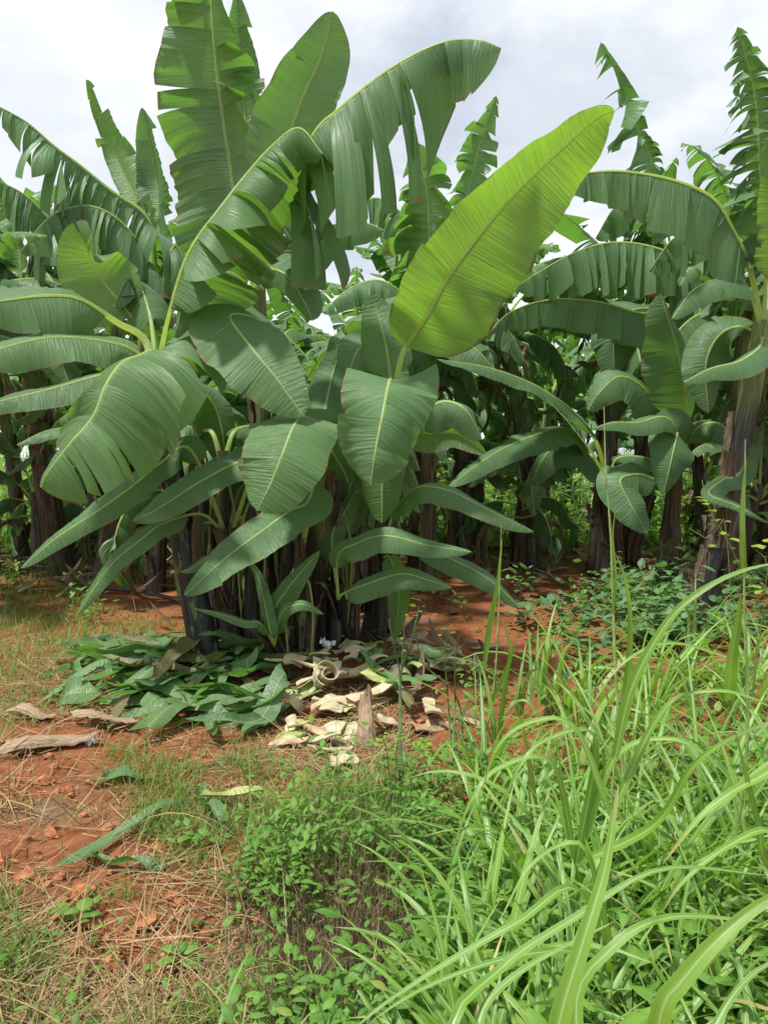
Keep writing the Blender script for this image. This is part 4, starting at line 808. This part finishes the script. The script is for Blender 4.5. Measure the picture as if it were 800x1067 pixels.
grass_plant('grass plant at the right edge with heavy pale blades bowing left', g3(860, 0, 1.7), None, [
    ([(860, 960, 1.7), (830, 810, 1.65), (780, 815, 1.6), (730, 850, 1.55), (690, 900, 1.55)], .032, TP, .85),
    ([(860, 960, 1.7), (810, 870, 1.6), (760, 880, 1.55), (710, 920, 1.5), (690, 950, 1.5)], .024, TP, .7),
    ([(860, 960, 1.7), (800, 900, 1.6), (790, 860, 1.6), (765, 760, 1.6)], .024, FC, .5)], extra=4)
grass_plant('slim grass plant with an upright yellow-green blade beside the chopped stems', g3(505, 0, 3.9), [(514, 720, 3.9), (520, 620, 3.9), (522, 545, 3.9)], [
    ([(505, 690, 3.9), (510, 650, 3.88), (518, 610, 3.85), (523, 560, 3.85)], .030, FC, .9),
    ([(508, 740, 3.9), (530, 690, 3.85), (528, 660, 3.85), (520, 640, 3.85)], .026, FC, .8),
    ([(510, 760, 3.9), (540, 730, 3.8), (560, 745, 3.75), (575, 800, 3.7)], .022, TP, .5)], .006, 4)
grass_plant('drooping grass plant with bent pale blades at the left end of the weeds', g3(335, 0, 2.9), None, [
    ([(345, 985, 2.9), (325, 910, 2.88), (302, 876, 2.85), (290, 870, 2.85)], .022, TP, .8),
    ([(350, 985, 2.9), (345, 930, 2.85), (325, 885, 2.8), (296, 868, 2.75), (320, 940, 2.65), (345, 990, 2.6)], .018, TP, .7),
    ([(340, 985, 2.9), (300, 930, 2.8), (255, 955, 2.7), (225, 1010, 2.6)], .014, TP, .6)], extra=3)

# ------------------------------------------------------------------ single weeds
def weed_plant(label, base, stems, leaves, mat='weed', group=None, name='weed', cat='weed', sw=.004, lsz=.05):
    b = np.array(base, float); b[2] = ground_z(b[0], b[1]) - .01
    o = thing(name, label, cat, tuple(b), group)
    for s in stems:
        mb = MB(); P = [b] + [at(*c) for c in s]; sp, L = spline(P, 24); mb.tube(sp, np.linspace(sw, sw * .35, 24), 5); mb.build('stem', M['stalk'] if name != 'vine' else M['culm'], o, b)
    for i, (x, y, Y, yaw, sz) in enumerate(leaves):
        mb = MB(); p = at(x, y, Y); blades(mb, p[None], yaw, 1.0 + .5 * RNG.random(), .8, lsz * sz, lsz * sz * .62, 6, 3, prof='ovate'); mb.build('leaf', M[mat], o, b)
    return o
def lv(path, n, Y, s=(.6, 1.2)):
    out = []
    for i in range(n):
        f = RNG.random(); k = f * (len(path) - 1); j = min(int(k), len(path) - 2); q = k - j
        out.append((path[j][0] * (1 - q) + path[j + 1][0] * q + RNG.normal(0, 3), path[j][1] * (1 - q) + path[j + 1][1] * q + RNG.normal(0, 3), Y, RNG.uniform(0, 6.28), RNG.uniform(*s)))
    return out
vp = [(790, 620), (775, 600), (757, 560), (740, 530), (730, 515)]
weed_plant('yellow-green climbing vine with small round leaves and curling tip at the right', g3(800, 0, 3.4), [[(790, 640, 3.3), (774, 600, 3.25), (757, 562, 3.2), (738, 530, 3.2), (732, 508, 3.2), (738, 498, 3.2), (731, 500, 3.2)], [(757, 562, 3.2), (740, 563, 3.2), (720, 552, 3.2)], [(796, 620, 3.2), (798, 585, 3.2), (786, 572, 3.2)]],
           lv(vp, 16, 3.2, (.6, 1.1)) + [(734, 526, 3.2, 4.5, 1.1), (752, 555, 3.2, 4.4, 1.0), (760, 562, 3.2, 4.9, 1.3), (742, 570, 3.2, 4.2, 1.), (786, 570, 3.2, 4.6, 1.8), (798, 565, 3.2, 4.7, 2.2), (778, 612, 3.2, 5., 1.6)], 'vine', None, 'vine', 'vine', .0035, .05)
weed_plant('bare forked dark weed stalk standing before the chopped stems', gp(417, 842), [[(417, 760, 3.62), (417, 715, 3.62), (421, 660, 3.62), (419, 642, 3.62)], [(417, 712, 3.62), (410, 672, 3.62), (405, 645, 3.62)], [(417, 712, 3.62), (428, 670, 3.62), (437, 632, 3.62)]],
           lv([(419, 690), (421, 640), (437, 630)], 9, 3.6, (.3, .6)), 'vine', None, sw=.009)
weed_plant('cluster of slim green weed stalks standing right of the chopped stems', gp(470, 800), [[(468, 750, 4.0), (464, 690, 4.0), (465, 655, 4.0)], [(474, 740, 4.0), (474, 690, 4.0), (478, 662, 4.0)], [(480, 750, 4.0), (500, 700, 4.0), (470, 690, 4.0)], [(482, 760, 4.0), (472, 720, 4.0), (440, 690, 4.0), (432, 648, 4.0)]],
           lv([(466, 720), (464, 655), (478, 660)], 10, 4., (.4, .9)), 'weed', None, sw=.007)
weed_plant('yellowish flowering weed drying out below the forked stalk', gp(410, 900), [[(405, 800, 2.95), (398, 765, 2.95)], [(420, 800, 2.95), (432, 770, 2.95)], [(412, 800, 2.95), (415, 770, 2.95)], [(425, 820, 2.95), (450, 780, 2.95)]],
           lv([(390, 775), (410, 765), (440, 775), (455, 790)], 46, 2.95, (.3, .7)), 'vine', None, sw=.004)
for lab, x, y, Y in (('small weed with two pointed light green leaves on the straw', 205, 885, 0), ('small broad leafed weed in the bare red soil at the bottom left', 85, 965, 0), ('small leafy weed among the straw at the bottom edge', 185, 1010, 0)):
    b = gp(x, y); weed_plant(lab, b, [[(x + 3, y - 14, b[1])]], [(x + RNG.normal(0, 7), y - 8 - 10 * RNG.random(), b[1], RNG.uniform(0, 6.28), RNG.uniform(1., 1.9)) for _ in range(8)], 'weed', 'small weeds on the bare soil')

# ------------------------------------------------------------------ cut leaves and chopped stems
def heap_z(x, y): return float(ground_z(x, y)) + .13 * math.exp(-(((x + 1.15) / .85) ** 2 + ((y - 5.15) / .5) ** 2)) + .10 * math.exp(-(((x - .05) / .5) ** 2 + ((y - 5.0) / .45) ** 2))
def cut_leaf_mesh(L, W, bend, curl, fold, seed):
    g = np.random.default_rng(seed); mb = MB(); k, c = 16, 7
    t = np.linspace(0, 1, k + 1); off = np.linspace(-1, 1, c)
    x = (t - .5) * L; z = -bend * (t - .5) ** 2 * L * 2 + .02 * np.sin(t * 9 + seed)
    w = W / 2 * (1 + .12 * np.sin(t * 5 + seed)) * np.clip(t * 9 + .75, 0, 1) * np.clip((1 - t) * (2 + 6 * g.random()) + .15 + .6 * g.random(), 0, 1)
    y = w[:, None] * off * np.cos(curl * off) + .10 * L * (t[:, None] - .5) ** 2 * g.normal()
    zz = z[:, None] + curl * w[:, None] * off ** 2 * g.choice((-1, 1)) + fold * np.abs(off) * w[:, None]
    xx = x[:, None] + .5 * W * off * g.normal() * (2 * t[:, None] - 1) + .02 * g.normal(size=(1, c)) * (np.abs(t[:, None] - .5) * 2) ** 6
    mb.grid(np.stack((xx, y, zz), -1), np.stack(np.broadcast_arrays(t[:, None] * L, off[None] * .9), -1)); return mb
HG = 'cut banana leaves heaped at the foot of the clump'
HL = 'strip of cut green banana leaf in the heap at the left foot of the clump'
cl = []
for i, (L, W, b_, c_, f_) in enumerate(((.75, .08, .10, .15, .1), (.5, .15, .06, .1, -.15), (.95, .06, .14, .25, .2), (.38, .19, .05, .15, .1), (.6, .10, -.06, .2, .5), (.8, .12, .16, .1, -.3), (.5, .07, .08, .4, .3), (.65, .05, .3, .5, .4), (.42, .12, .02, .05, .0))):
    cl.append(cut_leaf_mesh(L, W, b_, c_, f_, i))
protoL = []
def put_leaf(i, p, z, yaw, tilt, roll, s, label=HL, group=HG, tone=None):
    if i >= len(protoL) or protoL[i] is None:
        while len(protoL) <= i: protoL.append(None)
        o = protoL[i] = cl[i].build('cut_leaf', M['leaf'])
    else:
        o = protoL[i].copy(); COL.objects.link(o)
    tag(o, label, 'cut leaf')
    if group: o['group'] = group
    elif 'group' in o: del o['group']
    o.location = (p[0], p[1], z); o.rotation_euler = (roll, tilt, yaw); o.scale = (s, s, s)
    o.color = (*(tone or (float(RNG.uniform(.45, 1.)), float(RNG.uniform(0, .5)), 0. if RNG.random() < .86 else .75)), 1); return o
hp = sample(105, lambda u, v, x, y: np.exp(-(((u - 180) / 95) ** 2 + ((v - 716 - .08 * (u - 180)) / 36) ** 2) ** 1.6), u=(62, 290), v=(655, 775))
for i, q in enumerate(hp):
    put_leaf(i % 9, q, heap_z(q[0], q[1]) + .02 + .085 * RNG.random(), RNG.uniform(0, 6.28), RNG.normal(0, .16), RNG.normal(0, .30), RNG.uniform(.6, 1.2))
hp = sample(12, lambda u, v, x, y: np.exp(-(((u - 420) / 60) ** 2 + ((v - 715) / 35) ** 2) ** 1.5), u=(330, 520), v=(660, 780))
for i, q in enumerate(hp):
    put_leaf((i * 3) % 7, q, heap_z(q[0], q[1]) + .03 + .05 * RNG.random(), RNG.uniform(0, 6.28), RNG.normal(0, .25), RNG.normal(0, .3), RNG.uniform(.5, .9), 'strip of cut green banana leaf among the cream stem scraps right of the trunks', 'cut leaves among the stem scraps')
put_leaf(2, gp(147, 862), .05, 1.15, .08, .2, .85, 'long narrow cut leaf lying alone on the straw in the left foreground', None, (.7, .1, 0))
put_leaf(3, gp(128, 818), .05, .3, .1, .1, .6, 'squarish piece of cut leaf on the soil below the heap', None, (.5, .1, 0))
put_leaf(6, gp(213, 845), .05, 2.0, .1, .2, .9, 'short blue-green cut leaf beside the pale rind in the left foreground', None, (.6, .0, 0))
put_leaf(4, gp(240, 770), .10, .5, .2, .5, .7, 'folded cut leaf at the lower edge of the heap', None, (.45, .0, 0))
put_leaf(1, gp(283, 752), .14, 1.3, -.5, .2, .95, 'broad dark cut leaf hanging down the front of the heap', None, (.35, .0, 0))
put_leaf(6, gp(120, 905), .03, 2.7, .1, .3, .75, 'thin dark cut leaf curling on the straw at the left', None, (.3, .0, 0))

def stem_piece(kind, seed):
    g = np.random.default_rng(seed); mb = MB()
    if kind == 'sheath':
        r, arc, h, th = .09 + .07 * g.random(), .5 + g.random() * .9, .11 + .14 * g.random(), .010; turns = 0
    else:
        r, arc, h, th = .03, 8.5, .055, .012; turns = .0065
    k = 30; a = np.linspace(-arc / 2, arc / 2, k); R_ = r + turns * (a + arc / 2)
    R_ = R_ * (1 + .04 * np.sin(a * 3 + seed))
    ins, outs = R_ - th * (.5 if turns else 1), R_
    top = h / 2 + .02 * np.sin(a * 2.3 + seed) * (0 if turns else 1)
    P = lambda rr, z, q=1.: np.stack((rr * np.cos(a) - (0 if turns else r), q * rr * np.sin(a), z), -1)
    lo = -h / 2 + .03 * np.sin(a * 1.7 + 2 * seed) * (0 if turns else 1)
    tp = .55 + .5 * g.random() if not turns else 1.
    n_, rows_ = 7, []
    for rr in (ins, outs):
        zs = [lo + (top - lo) * f for f in np.linspace(0, 1, n_)]
        rows_.append([P(rr + (.004 * np.sin(a * 5 + 9 * f + seed) if not turns else 0) - (.05 * h * math.cos(f * 5 + seed) if not turns else 0), z, 1 + (tp - 1) * f) for f, z in zip(np.linspace(0, 1, n_), zs)])
    G = np.stack(rows_[0] + rows_[1][::-1] + rows_[0][:1], 1); mb.grid(G)
    for e in (0, -1): mb.add(G[e, :14], [[j, j + 1, 12 - j, 13 - j] for j in range(6)])
    return mb
CG, CLb = 'chopped banana stem scraps at the foot of the clump', 'curved cream scrap of chopped banana stem in the pile right of the heap'
sp_ = [stem_piece('sheath', i) for i in range(5)] + [stem_piece('roll', 9)]
pc = {}
def put_piece(i, p, z, rot, s, label=CLb, group=CG, mat='cut'):
    key = (i, mat)
    if key not in pc: o = pc[key] = sp_[i].build('stem_scrap', M[mat], smooth=False)
    else: o = pc[key].copy(); COL.objects.link(o)
    tag(o, label, 'stem scrap')
    if group: o['group'] = group
    elif 'group' in o: del o['group']
    o.location = (p[0], p[1], z); o.rotation_euler = rot; o.scale = (s, s, s); return o
hp = sample(62, lambda u, v, x, y: np.exp(-(((u - 345) / 58) ** 2 + ((v - 745) / 42) ** 2) ** 1.6) + .8 * np.exp(-(((u - 445) / 50) ** 2 + ((v - 700) / 34) ** 2)), u=(250, 520), v=(670, 830))
for i, q in enumerate(hp):
    put_piece(i % 5, q, heap_z(q[0], q[1]) + .025 + .05 * RNG.random(), (RNG.normal(0, .5), RNG.uniform(-1.9, -1.1), RNG.uniform(0, 6.28)), RNG.uniform(.8, 1.4), mat='cut' if i % 5 not in (2, 4) else ('cutgreen', 'cut', 'cuttan')[i % 3])
q = gp(341, 735); put_piece(5, q, heap_z(q[0], q[1]) + .09, (.9, .1, .4), 1.15, 'rolled slice of banana stem showing its curled cream layers', None)
q = gp(308, 745); put_piece(5, q, heap_z(q[0], q[1]) + .05, (.8, -.3, 2.), .95, 'smaller rolled slice of banana stem at the left of the scraps', None)
q = gp(352, 798); put_piece(2, q, heap_z(q[0], q[1]) + .05, (.2, -1.3, 1.3), 1.2, 'pinkish end piece of banana stem lowest in the scrap pile', None)
q = gp(303, 770); put_piece(1, q, heap_z(q[0], q[1]) + .05, (.1, -1.4, 2.3), 1.1, 'yellow-green scrap of banana stem at the lower left of the pile', None, 'cutgreen')
q = gp(240, 836); put_piece(3, q, .06, (.1, -1.4, .4), 1.1, 'pale green rind strip lying alone on the straw', None, 'cutgreen')

def sheath(label, p, z, L, W, yaw, curl, seed, roll=0., tilt=0.):
    g = np.random.default_rng(seed); mb = MB(); k, c = 20, 11; t = np.linspace(0, 1, k); a = np.linspace(-curl, curl, c)
    w = W * (1 - .45 * t) * (1 + .05 * np.sin(t * 7)); G = np.stack(np.broadcast_arrays((t[:, None] - .5) * L + .03 * np.sin(a * 2 + seed), w[:, None] * np.sin(a) / math.sin(min(curl, 1.5)), w[:, None] * .7 * (np.cos(a) - .6) + .015 * np.sin(t * 6)[:, None]), -1)
    G = G + .003 * g.normal(size=G.shape)
    mb.grid(G, np.stack(np.broadcast_arrays(a[None] * .4, t[:, None] * L), -1)); o = mb.build('dry_sheath', M['drypale'], None, None, True)
    tag(o, label, 'dry sheath'); o.location = (p[0], p[1], z); o.rotation_euler = (roll, tilt, yaw); return o
q = gp(52, 790); sheath('large dry tan stem sheath lying on the red soil at the left', q, float(ground_z(q[0], q[1])) + .045, .46, .075, .45, 1.3, 1)
q = gp(36, 752); sheath('grey dry stem sheath behind the tan one at the left edge of the heap', q, float(ground_z(q[0], q[1])) + .05, .32, .06, -.5, 1.3, 2)
q = gp(381, 770); sheath('grey weathered stump of cut sheath standing on end by the scraps', q, heap_z(q[0], q[1]) + .12, .34, .055, 1.6, 1.4, 3, 0, -1.0)
q = gp(110, 762); sheath('thin curled brown sheath at the lower edge of the leaf heap', q, heap_z(q[0], q[1]) + .06, .40, .045, -.2, 1.3, 4)
q = gp(450, 712); sheath('brown dry sheath lying right of the trunks under the weed stalks', q, heap_z(q[0], q[1]) + .05, .5, .06, -.6, 1.2, 5)

def scrap(name, label, cat, p, z, s, mat, seed):
    g = np.random.default_rng(seed); mb = MB(); n = 9; a, b = np.meshgrid(np.linspace(-1, 1, n), np.linspace(-1, 1, n), indexing='ij')
    G = np.stack((a * (1 + .15 * g.normal(size=a.shape)), b * .7 * (1 + .15 * g.normal(size=a.shape)), .35 * g.normal(size=a.shape) + .5 * np.abs(a)), -1) * s
    o = mb.grid(G) or mb.build(name, M[mat], None, None, False); tag(o, label, cat); o.location = (p[0], p[1], z); return o
q = gp(342, 712); scrap('crumpled_wrapper', 'crumpled silver plastic wrapper at the foot of the trunks', 'wrapper', q, heap_z(q[0], q[1]) + .09, .05, 'wrap', 1)
q = gp(94, 784); scrap('plastic_scrap', 'small white plastic scrap beside the tan sheath', 'scrap', q, float(ground_z(q[0], q[1])) + .03, .035, 'white', 2)

def pipe(label, pts, r):
    P = [gp(*p) for p in pts]; P = [np.array((p[0], p[1], float(ground_z(p[0], p[1])) + r + .01 + k)) for p, k in zip(P, [.0, .03, .04, .02, 0, 0, 0])]
    mb = MB(); sp, L = spline(P, 60); mb.tube(sp, r, 8); o = mb.build('irrigation_pipe', M['pipe']); tag(o, label, 'pipe', 'black irrigation pipes on the soil')
pipe('thin black irrigation pipe crossing the red soil left of the clump', [(60, 606), (110, 618), (150, 624), (200, 634), (260, 642)], .022)
pipe('black irrigation pipe on the red soil right of the clump', [(470, 578), (515, 577), (560, 578), (610, 572)], .018)

# ------------------------------------------------------------------ sky, light, camera
w = bpy.data.worlds.new('World'); SC.world = w; w.use_nodes = True; w.node_tree.nodes.clear(); t = NT(w.node_tree)
SUN_EL, SUN_AZ = R(68), R(-112)                     # azimuth measured from +Y towards +X
sky = t.new('ShaderNodeTexSky', sky_type='NISHITA'); sky.sun_disc = False; sky.sun_elevation = SUN_EL; sky.sun_rotation = SUN_AZ; sky.dust_density = 2.0
d = t.new('ShaderNodeTexCoord').outputs['Generated']; sx = t.sep(d)
den = t.math('ADD', t.math('MAXIMUM', sx[2], 0.), .22)
cx = t.new('ShaderNodeCombineXYZ'); t.put(cx.inputs[0], t.math('DIVIDE', sx[0], den)); t.put(cx.inputs[1], t.math('DIVIDE', sx[1], den)); cx.inputs[2].default_value = 3.1
n1 = t.noise(cx.outputs[0], 1.5, 7, .56); n2 = t.noise(cx.outputs[0], .62, 4, .5)
cov = t.ramp(t.math('ADD', t.math('MULTIPLY', n1, .5), t.math('MULTIPLY', n2, .6)), .36, .50)
cc = t.mix(t.ramp(n1, .34, .66), (4.5, 5.2, 6.4), (10.6, 10.8, 11.0))
cc = t.mix(t.ramp(n2, .35, .62, 0., .6), cc, (9.2, 9.5, 9.8))
col = t.mix(cov, t.mix(.55, sky.outputs[0], (6.6, 7.6, 9.2)), cc)
bg = t.new('ShaderNodeBackground'); t.put(bg.inputs[0], col); bg.inputs[1].default_value = .072
t.L.new(bg.outputs[0], t.new('ShaderNodeOutputWorld').inputs[0])
sl = bpy.data.lights.new('sun', 'SUN'); sl.energy = 4.1; sl.angle = R(4); sl.color = (1, .965, .90)
so = bpy.data.objects.new('sun', sl); COL.objects.link(so)
from mathutils import Vector
sd = Vector((math.sin(SUN_AZ) * math.cos(SUN_EL), math.cos(SUN_AZ) * math.cos(SUN_EL), math.sin(SUN_EL)))
so.rotation_euler = sd.to_track_quat('Z', 'Y').to_euler(); so.location = sd * 50
cam = bpy.data.cameras.new('camera'); cam.sensor_fit = 'VERTICAL'; cam.sensor_height = 24; cam.lens = 24 * F / 1067; cam.clip_start = .05; cam.clip_end = 2000
co = bpy.data.objects.new('camera', cam); COL.objects.link(co); co.location = (0, 0, CAMZ); co.rotation_euler = (R(90) - PITCH, 0, 0); SC.camera = co
vs = SC.view_settings; vs.view_transform = 'Standard'; vs.look = 'None'; vs.exposure = 0.68; vs.gamma = 1.0; vs.use_curve_mapping = False
SC.render.engine = 'CYCLES'; cy = SC.cycles
cy.use_denoising = True; cy.max_bounces = 8; cy.diffuse_bounces = 3; cy.glossy_bounces = 2; cy.transmission_bounces = 4; cy.transparent_max_bounces = 8; cy.caustics_reflective = False; cy.caustics_refractive = False
